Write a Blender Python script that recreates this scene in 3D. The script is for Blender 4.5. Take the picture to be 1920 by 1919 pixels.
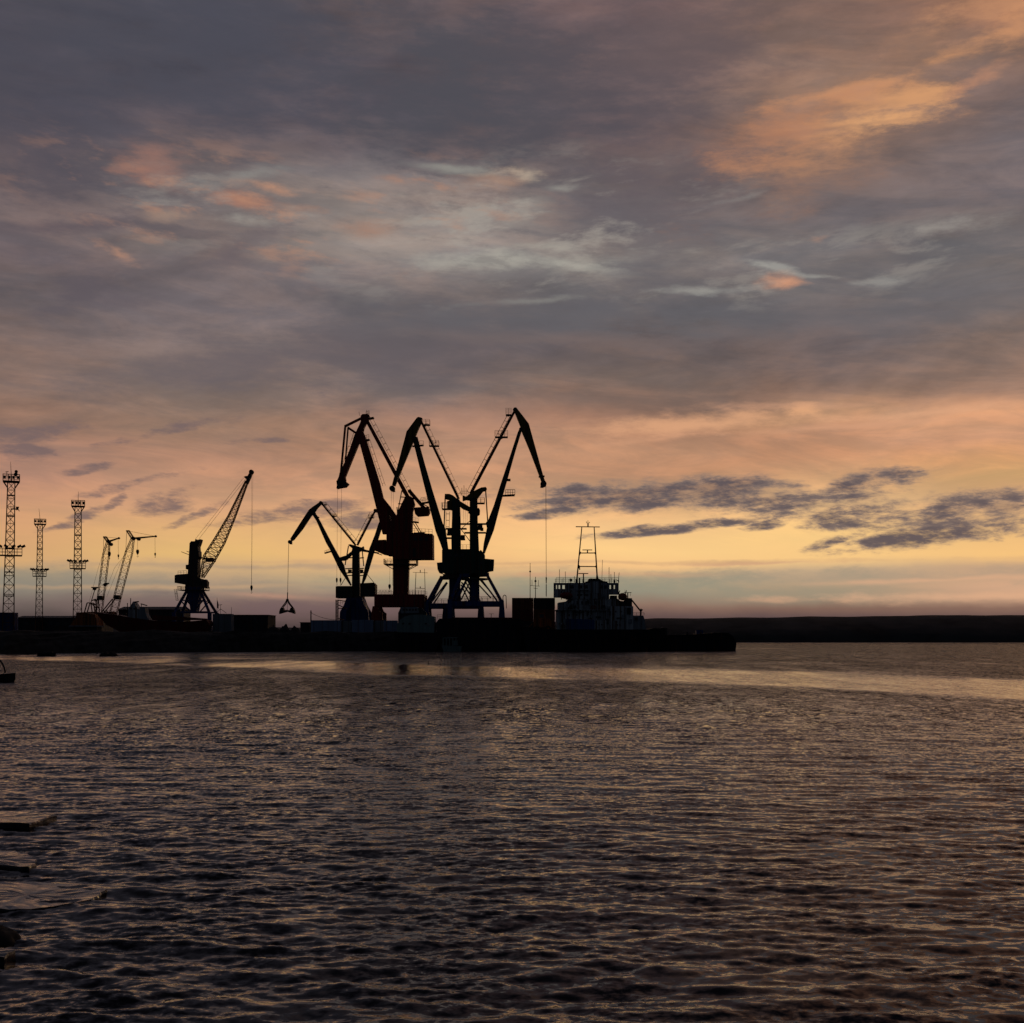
import bpy, math, random
import numpy as np
from mathutils import Vector, Matrix

for o in list(bpy.data.objects):
    bpy.data.objects.remove(o, do_unlink=True)
S = bpy.context.scene
COL = S.collection
F = 2400.0      # focal length in photo pixels (photo is 1920 wide)
HZ = 1199.0     # row of the horizon
H = 2.5         # eye height above the water, metres
R = math.radians

# ------------------------------------------------------------------ camera
cd = bpy.data.cameras.new('camera')
cam = bpy.data.objects.new('camera', cd)
COL.objects.link(cam)
cam.location = (0, 0, H)
cam.rotation_euler = (R(90), 0, 0)
cd.sensor_fit = 'HORIZONTAL'; cd.sensor_width = 36.0
cd.lens = 36.0*F/1920.0
cd.shift_y = (HZ-959.5)/1920.0
cd.clip_start = 0.1; cd.clip_end = 30000
S.camera = cam
S.view_settings.view_transform = 'Standard'
S.view_settings.look = 'None'
S.view_settings.exposure = 0.0
S.view_settings.gamma = 1.0
S.view_settings.use_curve_mapping = False

SUN_AZ = R(33); SUN_EL = R(1.5)      # low behind the clouds, right of the frame

# ------------------------------------------------------------------ node expression helper
class X:
    """socket wrapper with arithmetic"""
    def __init__(s, nt, sock): s.nt = nt; s.s = sock
    def _m(s, op, *a, clamp=False):
        n = s.nt.nodes.new('ShaderNodeMath'); n.operation = op; n.use_clamp = clamp
        for i, v in enumerate((s,)+a):
            if isinstance(v, X): s.nt.links.new(v.s, n.inputs[i])
            else: n.inputs[i].default_value = float(v)
        return X(s.nt, n.outputs[0])
    def __add__(s, o): return s._m('ADD', o)
    __radd__ = __add__
    def __sub__(s, o): return s._m('SUBTRACT', o)
    def __rsub__(s, o): return (s*-1.0)+o
    def __mul__(s, o): return s._m('MULTIPLY', o)
    __rmul__ = __mul__
    def __truediv__(s, o): return s._m('DIVIDE', o)
    def pw(s, e): return s._m('POWER', e)
    def sat(s): return s._m('ADD', 0.0, clamp=True)
    def step(s, a, b, lo=0.0, hi=1.0):      # smoothstep a..b -> lo..hi
        n = s.nt.nodes.new('ShaderNodeMapRange'); n.interpolation_type = 'SMOOTHSTEP'
        s.nt.links.new(s.s, n.inputs[0])
        for k, v in zip((1, 2, 3, 4), (a, b, lo, hi)): n.inputs[k].default_value = v
        return X(s.nt, n.outputs[0])

def s2l(c):
    return tuple((v/255/12.92 if v/255 <= .04045 else ((v/255+.055)/1.055)**2.4) for v in c)
def xyz(nt, x, y, z=0.0):
    n = nt.nodes.new('ShaderNodeCombineXYZ')
    for i, v in enumerate((x, y, z)):
        if isinstance(v, X): nt.links.new(v.s, n.inputs[i])
        else: n.inputs[i].default_value = float(v)
    return X(nt, n.outputs[0])
def noise(nt, vec, scale=1, detail=4, rough=.5, dist=0.0, color=False, lac=2.0):
    n = nt.nodes.new('ShaderNodeTexNoise')
    n.noise_dimensions = '2D'
    nt.links.new(vec.s, n.inputs['Vector'])
    n.inputs['Scale'].default_value = scale; n.inputs['Detail'].default_value = detail
    n.inputs['Roughness'].default_value = rough; n.inputs['Distortion'].default_value = dist
    n.inputs['Lacunarity'].default_value = lac
    return X(nt, n.outputs['Color' if color else 'Fac'])
def mixc(nt, fac, a, b, mode='MIX'):
    n = nt.nodes.new('ShaderNodeMix'); n.data_type = 'RGBA'; n.blend_type = mode
    for idx, v in ((0, fac), (6, a), (7, b)):
        if isinstance(v, X): nt.links.new(v.s, n.inputs[idx])
        elif idx == 0: n.inputs[0].default_value = v
        else: n.inputs[idx].default_value = (*v[:3], 1)
    return X(nt, n.outputs[2])
def ramp(nt, fac, stops):
    n = nt.nodes.new('ShaderNodeValToRGB'); nt.links.new(fac.s, n.inputs[0])
    e = n.color_ramp.elements
    while len(e) > 1: e.remove(e[-1])
    e[0].position = stops[0][0]; e[0].color = (*stops[0][1], 1)
    for p, c in stops[1:]:
        q = e.new(p); q.color = (*c, 1)
    return X(nt, n.outputs[0])

# ------------------------------------------------------------------ sky (world), laid out by azimuth and elevation
world = bpy.data.worlds.new('World'); S.world = world
world.use_nodes = True
nt = world.node_tree; nt.nodes.clear()
def azel(px, py):
    x = (px-960)/F; z = (HZ-py)/F
    return math.atan(x), math.atan2(z, math.hypot(x, 1))
tc = nt.nodes.new('ShaderNodeTexCoord')
sp = nt.nodes.new('ShaderNodeSeparateXYZ'); nt.links.new(tc.outputs['Generated'], sp.inputs[0])
dx, dy, dz = [X(nt, sp.outputs[i]) for i in range(3)]
az = dx._m('ARCTAN2', dy)
el = dz._m('ARCSINE')
wv = xyz(nt, az, el*2.2, 0.37)
w1 = noise(nt, wv, 5.0, 5, .6, 0.0, True)
sw = nt.nodes.new('ShaderNodeSeparateXYZ'); nt.links.new(w1.s, sw.inputs[0])
wx, wy, wz = [X(nt, sw.outputs[i])-0.5 for i in range(3)]
amp = el.step(0.03, 0.22, 0.25, 1.0)
U = az + wx*0.13*amp
V = el + wy*0.055*amp
EM = 0.50
COLS = {
 0:   [(0,(78,77,88)),(100,(80,78,90)),(200,(84,79,88)),(300,(92,84,90)),(360,(104,94,98)),(420,(114,102,103)),(500,(112,101,105)),(560,(112,102,104)),(620,(124,108,105)),(700,(140,116,106)),(780,(156,124,108)),(850,(168,128,110)),(900,(184,138,116)),(950,(202,152,118)),(1000,(212,162,116)),(1050,(214,168,116)),(1075,(164,148,122)),(1100,(138,128,114)),(1125,(112,100,94)),(1150,(88,76,74)),(1185,(58,50,54))],
 384: [(0,(80,79,89)),(100,(82,79,88)),(200,(92,84,90)),(280,(102,93,96)),(340,(118,110,110)),(420,(126,114,112)),(500,(124,112,112)),(580,(116,106,108)),(660,(118,106,104)),(740,(134,114,104)),(800,(156,126,108)),(860,(174,134,112)),(910,(198,150,120)),(960,(208,160,122)),(1000,(222,176,120)),(1040,(228,184,118)),(1070,(206,170,124)),(1095,(180,152,124)),(1120,(148,122,108)),(1145,(104,86,82)),(1185,(60,50,54))],
 768: [(0,(98,88,92)),(90,(92,84,90)),(180,(88,82,90)),(260,(98,90,94)),(330,(130,120,118)),(400,(140,128,122)),(470,(142,134,130)),(520,(128,118,116)),(580,(110,104,106)),(650,(104,95,97)),(720,(118,104,100)),(780,(146,116,102)),(850,(184,140,112)),(900,(200,152,118)),(950,(210,162,122)),(1000,(236,186,128)),(1040,(238,186,126)),(1065,(220,176,126)),(1090,(176,160,128)),(1115,(152,130,116)),(1145,(108,88,84)),(1185,(60,50,54))],
 1152:[(0,(110,92,94)),(90,(106,90,90)),(180,(104,90,92)),(260,(100,88,92)),(330,(106,98,100)),(400,(116,108,110)),(470,(124,118,116)),(530,(112,107,108)),(580,(104,100,103)),(650,(106,96,97)),(720,(124,106,98)),(780,(158,122,104)),(840,(196,148,116)),(890,(196,148,116)),(930,(206,160,120)),(980,(248,198,138)),(1030,(252,206,138)),(1060,(244,194,134)),(1085,(176,158,128)),(1110,(146,140,122)),(1135,(140,112,98)),(1155,(100,80,78)),(1185,(64,54,58))],
 1536:[(0,(126,102,94)),(80,(128,104,94)),(160,(138,112,98)),(260,(136,110,98)),(320,(120,104,100)),(400,(112,104,106)),(470,(120,114,114)),(540,(110,106,108)),(600,(106,99,102)),(670,(116,103,102)),(730,(146,118,104)),(770,(188,146,114)),(810,(190,142,112)),(860,(204,150,114)),(900,(200,156,118)),(950,(234,188,134)),(1000,(246,202,134)),(1045,(246,200,134)),(1070,(196,168,134)),(1100,(176,152,124)),(1125,(150,136,116)),(1140,(128,100,88)),(1158,(90,74,76)),(1185,(64,54,58))],
 1920:[(0,(160,118,98)),(80,(140,112,98)),(160,(122,106,104)),(260,(116,106,108)),(340,(118,108,110)),(420,(114,108,110)),(500,(118,112,112)),(580,(118,110,110)),(640,(128,112,106)),(720,(152,122,106)),(770,(206,154,118)),(820,(190,144,114)),(860,(216,160,112)),(900,(214,168,116)),(950,(212,166,124)),(1000,(236,188,126)),(1045,(244,194,126)),(1065,(196,160,128)),(1100,(210,166,134)),(1120,(196,158,130)),(1138,(132,104,92)),(1158,(90,74,76)),(1185,(64,54,58))],
}
base = None; last = None
for c, st in COLS.items():
    f = V/EM
    stops = sorted([(azel(c, py)[1]/EM, s2l(col)) for py, col in st])
    r = ramp(nt, f, stops)
    if base is None: base = r
    else: base = mixc(nt, U.step(azel(last, 900)[0], azel(c, 900)[0]), base, r)
    last = c
# overhead and behind: thick cloud, getting dark away from the sunset
base = mixc(nt, el.step(0.44, 1.0), base, s2l((66, 66, 77)))

# broad and fine mottling of the cloud deck
cv = xyz(nt, az, el*3.4 - az*0.25, 1.7)
n2 = noise(nt, cv, 4.2, 7, .60, 0.3)
n3 = noise(nt, cv, 19.0, 5, .62)
up = el.step(0.06, 0.2)
mot = (n2-0.5)*up*0.95 + (n3-0.5)*up*0.35 + 1.0
def scalec(c, f): 
    n = nt.nodes.new('ShaderNodeVectorMath'); n.operation = 'SCALE'
    nt.links.new(c.s, n.inputs[0]); nt.links.new(f.s, n.inputs['Scale'])
    return X(nt, n.outputs[0])
base = scalec(base, mot)
n4 = noise(nt, xyz(nt, az+7.0, el*5.2+az*0.35), 8.5, 6, .64, 0.35)
tint = mixc(nt, n4.step(.34, .68), (.86, .88, .91), (1.16, 1.08, 1.02))
base = mixc(nt, el.step(.05, .13), base, mixc(nt, 1.0, base, tint, 'MULTIPLY'))

# patches: (px, py, half width, half height, tilt deg, colour, strength, warp)
wq = noise(nt, xyz(nt, az+3.3, el*2.6), 11.0, 5, .6, 0.0, True)
sq = nt.nodes.new('ShaderNodeSeparateXYZ'); nt.links.new(wq.s, sq.inputs[0])
P2 = xyz(nt, az + (X(nt, sq.outputs[0])-0.5)*0.06, el + (X(nt, sq.outputs[1])-0.5)*el.step(.05, .2, .006, .011), 1.0)
wisp = (noise(nt, xyz(nt, az*0.55+1.1, el*2.0), 34.0, 6, .72)-0.5)*2.0 + (noise(nt, xyz(nt, az*0.7+4.1, el*2.4+az*.3), 13.0, 4, .6)-0.5)*2.0
P20 = P2; PATCH = []
def ell(px, py, rx, ry, tilt):      # 0 at the centre, 1 on the rim of a tilted ellipse
    a, e = azel(px, py); c, s_ = math.cos(R(tilt)), math.sin(R(tilt)); rx /= F; ry /= F
    out = []
    for v in ((c/rx, s_/rx, -(c*a+s_*e)/rx), (-s_/ry, c/ry, (s_*a-c*e)/ry)):
        n = nt.nodes.new('ShaderNodeVectorMath'); n.operation = 'DOT_PRODUCT'
        nt.links.new(P2.s, n.inputs[0]); n.inputs[1].default_value = v
        out.append(X(nt, n.outputs['Value']))
    return out[0]._m('MULTIPLY_ADD', out[0], out[1]*out[1])._m('SQRT')
def patch(b, px, py, rx, ry, tilt, col, k, soft=-0.1):
    return mixc(nt, (ell(px, py, rx, ry, tilt)+wisp).step(1.45, soft, 0.0, k), b, s2l(col))
for p in [
  # dark masses
  (110,120,420,190,0,(76,75,85),.7), (470,110,260,110,5,(76,76,87),.6), (860,170,230,150,-10,(78,77,85),.85), (1010,210,220,110,0,(78,77,85),.6), (1190,120,240,130,-8,(88,80,86),.6), (1330,60,160,60,0,(104,88,88),.5),
  (1180,430,190,80,-10,(98,93,98),.7), (820,650,330,80,4,(98,90,94),.65), (420,690,260,50,6,(104,95,99),.7), (1080,590,380,36,2,(98,96,101),.7), (1500,600,460,34,0,(100,98,102),.6),
  (80,290,130,80,-30,(86,80,88),.6), (130,560,70,30,35,(94,86,92),.85), (200,570,120,20,8,(98,90,96),.7), (440,470,80,24,30,(104,94,98),.75), (120,420,180,18,10,(96,86,92),.8), (300,425,100,10,-6,(98,90,94),.7),
  (1750,470,220,24,4,(98,97,101),.6), (1320,330,260,60,0,(102,90,94),.6),
  # warm lit undersides
  (1590,225,210,85,24,(166,124,98),.6), (1640,226,105,27,4,(252,186,124),1.0), (1600,232,170,46,8,(196,142,104),.6), (1580,172,130,12,8,(210,150,108),.75), (1640,196,120,5,2,(120,100,94),.6), (1560,243,150,5,2,(118,98,94),.55), (1700,185,90,16,0,(214,156,110),.85), (1480,240,130,40,12,(180,124,94),.6), (1800,105,90,14,12,(204,146,104),.8), (1870,10,100,18,0,(206,148,108),.6), (1900,50,40,30,30,(214,152,108),.6), (1830,150,60,12,18,(196,140,108),.6),
  (300,298,70,32,-8,(160,118,104),.7), (240,312,34,12,0,(176,124,102),.5), (500,350,60,9,-8,(188,142,116),.9), (455,376,34,15,0,(170,122,102),.8), (215,466,44,12,-25,(178,134,112),.85), (690,432,80,20,0,(164,126,108),.7), (330,408,60,9,0,(160,134,118),.7),
  (1472,532,46,15,-6,(206,148,116),1.0), (1515,452,20,8,0,(168,134,116),.7), (560,390,50,8,0,(164,126,108),.6), (740,340,40,8,-5,(170,128,108),.6), (920,340,70,16,8,(172,138,118),.7),
  (1340,795,200,17,2,(228,170,128),.75), (1510,765,40,12,0,(232,172,126),.8), (1780,770,180,8,2,(222,166,128),.75), (1600,800,300,7,1,(210,156,122),.7), (1240,822,90,8,4,(214,158,122),.6), (1100,640,300,14,-2,(120,104,100),.5), (1500,760,160,7,0,(208,156,124),.5),
  # pale openings
  (860,316,70,9,-2,(160,158,148),.6), (990,325,30,14,0,(186,168,148),.7), (1060,350,40,8,0,(154,152,144),.6), (990,400,60,30,0,(156,148,140),.6), (960,490,190,17,2,(176,172,160),.65), (1100,500,80,9,-8,(180,176,164),.5), (1040,462,90,8,0,(160,156,146),.6),
  (470,330,60,14,10,(140,138,134),.8), (450,416,36,10,0,(156,150,142),.7), (1440,500,50,6,-12,(170,168,160),.6), (1530,517,70,5,-6,(164,162,154),.6), (1305,545,70,8,0,(162,160,152),.65), (1410,540,60,8,4,(150,147,142),.5), (1370,375,50,6,10,(140,134,130),.5), (1790,418,70,12,0,(152,146,140),.75), (1640,528,30,7,0,(156,154,148),.5), (1000,562,100,6,4,(142,140,134),.5), (640,470,160,18,0,(144,132,126),.6),
  # thin bands low over the horizon
  (60,1095,560,26,0,(142,134,120),.75), (480,1062,460,6,0,(170,146,124),.7), (1560,1083,420,16,0,(170,150,128),.7), (1150,1100,330,24,1,(142,142,124),.85), (1500,1112,340,12,0,(150,142,122),.6), (1750,1088,260,5,1,(218,170,134),.7), (1850,1118,330,12,0,(222,172,136),.7), (1450,1125,120,6,0,(214,164,130),.5), (300,1100,300,5,1,(206,166,124),.6), (520,1118,120,6,-3,(200,150,124),.6), (250,1130,240,24,0,(116,98,96),.7), (620,1140,240,22,0,(112,90,92),.7), (1400,1057,160,3,0,(206,160,126),.8), (900,1056,900,3.5,0,(206,164,122),.6), (1080,1078,200,5,0,(214,160,122),.6),
  ]:
    if len(PATCH) % 18 == 17:      # keeps the node evaluation in sequence
        q_ = nt.nodes.new('ShaderNodeVectorMath'); q_.operation = 'MULTIPLY_ADD'
        nt.links.new(base.s, q_.inputs[0]); q_.inputs[1].default_value = (1e-7,)*3; nt.links.new(P20.s, q_.inputs[2])
        P2 = X(nt, q_.outputs[0])
    PATCH.append(p)
    base = patch(base, *p)

# ragged thin places and lit tufts in the middle of the deck
n5 = noise(nt, xyz(nt, az*0.8+2.0, el*3.0-az*0.2), 15.0, 7, .62, 0.12)
n6 = noise(nt, xyz(nt, az*0.9+5.0, el*3.2+az*0.3), 17.0, 6, .62, 0.1)
def zone(*a):
    return ell(*a).step(1.3, 0.2, 0.0, 1.0)
z1 = zone(960, 430, 430, 130, 4)._m('MAXIMUM', zone(1500, 500, 480, 70, 3)*.7)._m('MAXIMUM', zone(420, 400, 240, 90, 0)*.6)
base = mixc(nt, n5.step(.50, .70)*z1*.62, base, s2l((168, 160, 150)))
z2 = zone(420, 390, 420, 110, -6)._m('MAXIMUM', zone(800, 380, 260, 90, 0)*.8)._m('MAXIMUM', zone(1640, 180, 260, 110, 22)*.7)
base = mixc(nt, n6.step(.52, .72)*z2*.55, base, s2l((184, 136, 110)))
base = mixc(nt, n6.step(.48, .30)*z1*.45, base, s2l((98, 92, 96)))

# torn grey streaks low in the sky
av = xyz(nt, az, el*1.0, 4.2)
rot = nt.nodes.new('ShaderNodeMapping'); nt.links.new(av.s, rot.inputs[0])
rot.inputs[2].default_value = (0, 0, R(-17)); rot.inputs[3].default_value = (1.0, 3.6, 1)
rv = X(nt, rot.outputs[0])
st = noise(nt, rv, 13.0, 7, .66, 0.2)
st2 = noise(nt, rv, 38.0, 6, .66)
def region(px, py, rx, ry, tilt=0, soft=0.2):
    return ell(px, py, rx, ry, tilt).step(1.2, soft, 0.0, 1.0)
reg = None
for a in [(1180,930,330,40,1),(1400,930,220,50,-2),(1580,952,240,54,-4),(1040,962,100,16,8),(1800,955,150,48,0),(1900,960,90,60,0),(1740,1006,240,28,6),(1280,988,240,14,6),(1620,905,160,24,10),(1560,1015,80,16,14),(1430,985,60,14,12)]:
    r_ = region(*a); reg = r_ if reg is None else reg._m('MAXIMUM', r_)
dens = (st*0.72 + st2*0.28 + reg*0.27)
cov = (dens.step(0.54, 0.76)*reg.step(0.0, 0.35)).sat()
base = mixc(nt, cov*st2.step(.30, .6, .5, .98), base, mixc(nt, dens.step(.62, .86), s2l((140,120,110)), s2l((92,83,88))))
regL = None
for a in [(320,940,90,26,18),(200,945,60,12,25),(560,960,200,22,10),(350,970,80,14,22),(120,970,90,12,20),(60,810,110,22,8),(40,850,90,18,0),(300,815,170,14,14),(480,830,140,8,5),(170,880,80,12,10),(700,975,160,20,5),(250,910,160,12,14)]:
    r_ = region(*a); regL = r_ if regL is None else regL._m('MAXIMUM', r_)
covL = ((st*0.7+st2*0.3+regL*0.24).step(0.55, 0.80)*regL.step(0.0, 0.4)).sat()
base = mixc(nt, covL*st2.step(.25, .6, .4, .85), base, s2l((116, 98, 98)))

# fading towards the side of the sky away from the sunset
fade = dy.step(0.15, 0.93, 0.0, 1.0)
base = mixc(nt, fade, s2l((30, 35, 44)), base)
sky = nt.nodes.new('ShaderNodeTexSky'); sky.sky_type = 'NISHITA'; sky.sun_disc = False
sky.sun_elevation = SUN_EL; sky.sun_rotation = SUN_AZ; sky.altitude = 0
bgs = nt.nodes.new('ShaderNodeBackground'); nt.links.new(sky.outputs[0], bgs.inputs[0]); bgs.inputs[1].default_value = 0.0015
bgc = nt.nodes.new('ShaderNodeBackground'); nt.links.new(base.s, bgc.inputs[0]); bgc.inputs[1].default_value = 1.0
addn = nt.nodes.new('ShaderNodeAddShader'); nt.links.new(bgs.outputs[0], addn.inputs[0]); nt.links.new(bgc.outputs[0], addn.inputs[1])
ow = nt.nodes.new('ShaderNodeOutputWorld'); nt.links.new(addn.outputs[0], ow.inputs[0])

world.cycles.sampling_method = 'NONE'; S.cycles.adaptive_threshold = 0.02; S.cycles.max_bounces = 4; S.cycles.diffuse_bounces = 2

# ------------------------------------------------------------------ sun, veiled
ld = bpy.data.lights.new('sun', 'SUN'); ld.energy = 0.02; ld.angle = R(12); ld.color = (1, .72, .45)
sun = bpy.data.objects.new('sun', ld); COL.objects.link(sun)
sd = Vector((math.sin(SUN_AZ)*math.cos(SUN_EL), math.cos(SUN_AZ)*math.cos(SUN_EL), math.sin(SUN_EL)))
sun.rotation_euler = sd.to_track_quat('Z', 'Y').to_euler()

# ------------------------------------------------------------------ helpers for objects
def W(px, py, Y): return Vector(((px-960)/F*Y, Y, H+(HZ-py)/F*Y))
def tag(o, label=None, cat=None, group=None, kind=None):
    if label: o['label'] = label
    if cat: o['category'] = cat
    if group: o['group'] = group
    if kind: o['kind'] = kind
    return o
def thing(name, label, cat, loc, group=None):
    o = bpy.data.objects.new(name, None); COL.objects.link(o); o.location = loc
    o.empty_display_size = 1.0
    return tag(o, label, cat, group)

def material(name, rgb, rough=.7, vary=.35, rust=0.0, scale=1.2, metal=0.0, spec=.3):
    m = bpy.data.materials.new(name); m.use_nodes = True
    t = m.node_tree; b = t.nodes['Principled BSDF']
    c = t.nodes.new('ShaderNodeTexCoord'); v = X(t, c.outputs['Object'])
    n = noise(t, v, scale, 6, .6)
    col = mixc(t, n.step(.3, .7), tuple(x*(1-vary) for x in rgb), tuple(min(1, x*(1+vary)) for x in rgb))
    if rust:
        n_ = noise(t, v, scale*1.7, 8, .7, .4)
        col = mixc(t, n_.step(.62-rust*.2, .70-rust*.2), col, (.11, .045, .02))
    t.links.new(col.s, b.inputs['Base Color'])
    rr = noise(t, v, scale*3, 4, .5).step(.2, .8, max(0, rough-.12), min(1, rough+.12))
    t.links.new(rr.s, b.inputs['Roughness'])
    b.inputs['Metallic'].default_value = metal
    b.inputs['Specular IOR Level'].default_value = spec
    return m

# ------------------------------------------------------------------ water
def build_water():
    rng = np.random.default_rng(7)
    # radial rows
    r = [3.0]
    while r[-1] < 110:
        d = r[-1]; r.append(d + min(max(0.028, d*d/(H*1280)*0.42), 5.0))
    while r[-1] < 9000: r.append(r[-1]*1.06)
    r = np.array(r)
    inner = np.linspace(-R(24), R(24), 680)
    left = -np.linspace(R(24), R(75), 70)[1:][::-1]
    a = np.concatenate([left, inner, -left[::-1]])
    RR, AA = np.meshgrid(r, a, indexing='ij')
    x = RR*np.sin(AA); y = RR*np.cos(AA)
    z = np.zeros_like(x)
    sx = np.zeros_like(x)
    dr = np.gradient(r)[:, None]
    # calm patches have smaller waves
    wind = R(200)       # travelling direction, towards the viewer
    N = 190
    lam = np.exp(rng.uniform(np.log(0.12), np.log(2.2), N))
    th = R(184) + rng.normal(0, R(26), N)
    ph = rng.uniform(0, 2*np.pi, N)
    gust = 1.0 + 0.35*np.sin(x*0.21+1.3+0.9*np.sin(y*0.13))*np.sin(y*0.17+0.4+np.sin(x*.11))
    for l, t_, p in zip(lam, th, ph):
        k = 2*np.pi/l
        slope = 0.0150*(l/.2)**.3 if l < .2 else (0.0150 if l < .5 else 0.0150*(.5/l)**.75)
        A = slope/k
        vis = np.clip((l/np.maximum(dr, 0.03)-3.0)/3.0, 0, 1)      # fade what the rows cannot carry
        cx, cy = np.sin(t_), np.cos(t_)
        rows = np.where(vis[:, 0] > 0)[0]
        if len(rows) == 0: continue
        e = rows[-1]+1
        arg = k*(x[:e]*cx + y[:e]*cy) + p
        # sharpened crests
        z[:e] += vis[:e]*A*(np.sin(arg) + 0.22*np.cos(2*arg))
    z *= gust
    n, m = x.shape
    co = np.stack([x, y, z], -1).reshape(-1, 3).astype(np.float32)
    i = np.arange(n*m).reshape(n, m)
    f = np.stack([i[:-1, :-1], i[:-1, 1:], i[1:, 1:], i[1:, :-1]], -1).reshape(-1, 4)[:, ::-1]
    me = bpy.data.meshes.new('water')
    me.vertices.add(len(co)); me.vertices.foreach_set('co', co.ravel())
    me.loops.add(f.size); me.loops.foreach_set('vertex_index', f.ravel().astype(np.int32))
    me.polygons.add(len(f)); me.polygons.foreach_set('loop_start', np.arange(0, f.size, 4, dtype=np.int32))
    me.polygons.foreach_set('use_smooth', np.ones(len(f), dtype=bool))
    me.update(calc_edges=True)
    o = bpy.data.objects.new('water', me); COL.objects.link(o); tag(o, kind='structure')
    mt = bpy.data.materials.new('water'); mt.use_nodes = True
    t = mt.node_tree; b = t.nodes['Principled BSDF']
    b.inputs['Base Color'].default_value = (.004, .005, .007, 1)
    b.inputs['Roughness'].default_value = .06
    b.inputs['IOR'].default_value = 1.333; b.inputs['Specular Tint'].default_value = (1, .83, .88, 1)
    g = t.nodes.new('ShaderNodeNewGeometry'); P = X(t, g.outputs['Position'])
    s_ = t.nodes.new('ShaderNodeSeparateXYZ'); t.links.new(P.s, s_.inputs[0])
    px, py = X(t, s_.outputs[0]), X(t, s_.outputs[1])
    # slick streaks where the wind does not reach
    wq = noise(t, xyz(t, px*0.03, py*0.02, 3.0), 1.0, 6, .6)-0.5
    q1 = py + px*1.25 + wq*26
    q2 = py + px*1.5 + wq*60
    slick = q1.step(74, 84)*q2.step(150, 108)
    brk = noise(t, xyz(t, px*0.05, py*0.028, 8.0), 1.0, 5, .6).step(.34, .5)
    slick = slick*(brk._m('MAXIMUM', px.step(-12, 12)))
    far = noise(t, xyz(t, px*0.012, py*0.016, 5.0), 1.0, 6, .65).step(.56, .66)*py.step(150, 210)
    slick = slick._m('MAXIMUM', far*.7)
    patchy = noise(t, xyz(t, px*0.06, py*0.05, 1.0), 1.0, 5, .6).step(.3, .7, .75, 1.25)
    # small ripples: tilt of the facet, same size whatever the distance
    def tilt(sc, sy, k, z0):
        n_ = noise(t, xyz(t, px*sc, py*sc*sy, z0), 1.0, 3, .6, 0.2, True)
        q = t.nodes.new('ShaderNodeVectorMath'); q.operation = 'SUBTRACT'; t.links.new(n_.s, q.inputs[0]); q.inputs[1].default_value = (.5, .5, .5)
        q2_ = t.nodes.new('ShaderNodeVectorMath'); q2_.operation = 'SCALE'; t.links.new(q.outputs[0], q2_.inputs[0])
        if isinstance(k, X): t.links.new(k.s, q2_.inputs['Scale'])
        else: q2_.inputs['Scale'].default_value = k
        return q2_
    gN = noise(t, xyz(t, px*0.9, py*0.9), 1.0, 3, .6); gM = noise(t, xyz(t, px*0.8+9, py*0.26), 1.0, 4, .65); gF = noise(t, xyz(t, px*0.40, py*0.055), 1.0, 5, .7)
    a_ = py.step(18, 42); b_ = py.step(55, 110)
    gr2 = ((gN*(1.0-a_) + gM*a_)*(1.0-b_) + gF*b_).step(.3, .7, .45, 1.55)
    calm = slick.step(0, 1, 1.0, 0.13)*patchy*gr2
    k1 = py.step(12, 60, 0.55, 1.5)*calm
    k2 = py.step(16, 80, 0.15, 2.6)*calm
    k3 = py.step(40, 200, 0.0, 2.4)*calm
    a1 = tilt(9.0, 1.4, k1, 0); a2 = tilt(2.6, 1.3, k2, 7); a3 = tilt(.7, 1.3, k3, 3)
    s1 = t.nodes.new('ShaderNodeVectorMath'); s1.operation = 'ADD'; t.links.new(a1.outputs[0], s1.inputs[0]); t.links.new(a2.outputs[0], s1.inputs[1])
    s2 = t.nodes.new('ShaderNodeVectorMath'); s2.operation = 'ADD'; t.links.new(s1.outputs[0], s2.inputs[0]); t.links.new(a3.outputs[0], s2.inputs[1])
    fl = t.nodes.new('ShaderNodeVectorMath'); fl.operation = 'MULTIPLY'; t.links.new(s2.outputs[0], fl.inputs[0]); fl.inputs[1].default_value = (.6, 1, 0)
    s3 = t.nodes.new('ShaderNodeVectorMath'); s3.operation = 'ADD'; t.links.new(fl.outputs[0], s3.inputs[0]); t.links.new(g.outputs['Normal'], s3.inputs[1])
    # wavelets run towards this shore: their steeper faces look this way
    sm = slick.step(0, 1)
    lean = xyz(t, 0.0, py.step(7, 60, -0.04, -0.19)*(1.0-sm)*patchy*gr2 + sm*(gr2-1.0)*-0.02 - sm*0.036, 0.0)
    s4 = t.nodes.new('ShaderNodeVectorMath'); s4.operation = 'ADD'; t.links.new(s3.outputs[0], s4.inputs[0]); t.links.new(lean.s, s4.inputs[1])
    nn = t.nodes.new('ShaderNodeVectorMath'); nn.operation = 'NORMALIZE'; t.links.new(s4.outputs[0], nn.inputs[0])
    t.links.new(nn.outputs[0], b.inputs['Normal'])
    me.materials.append(mt)
    return o
build_water()

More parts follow.
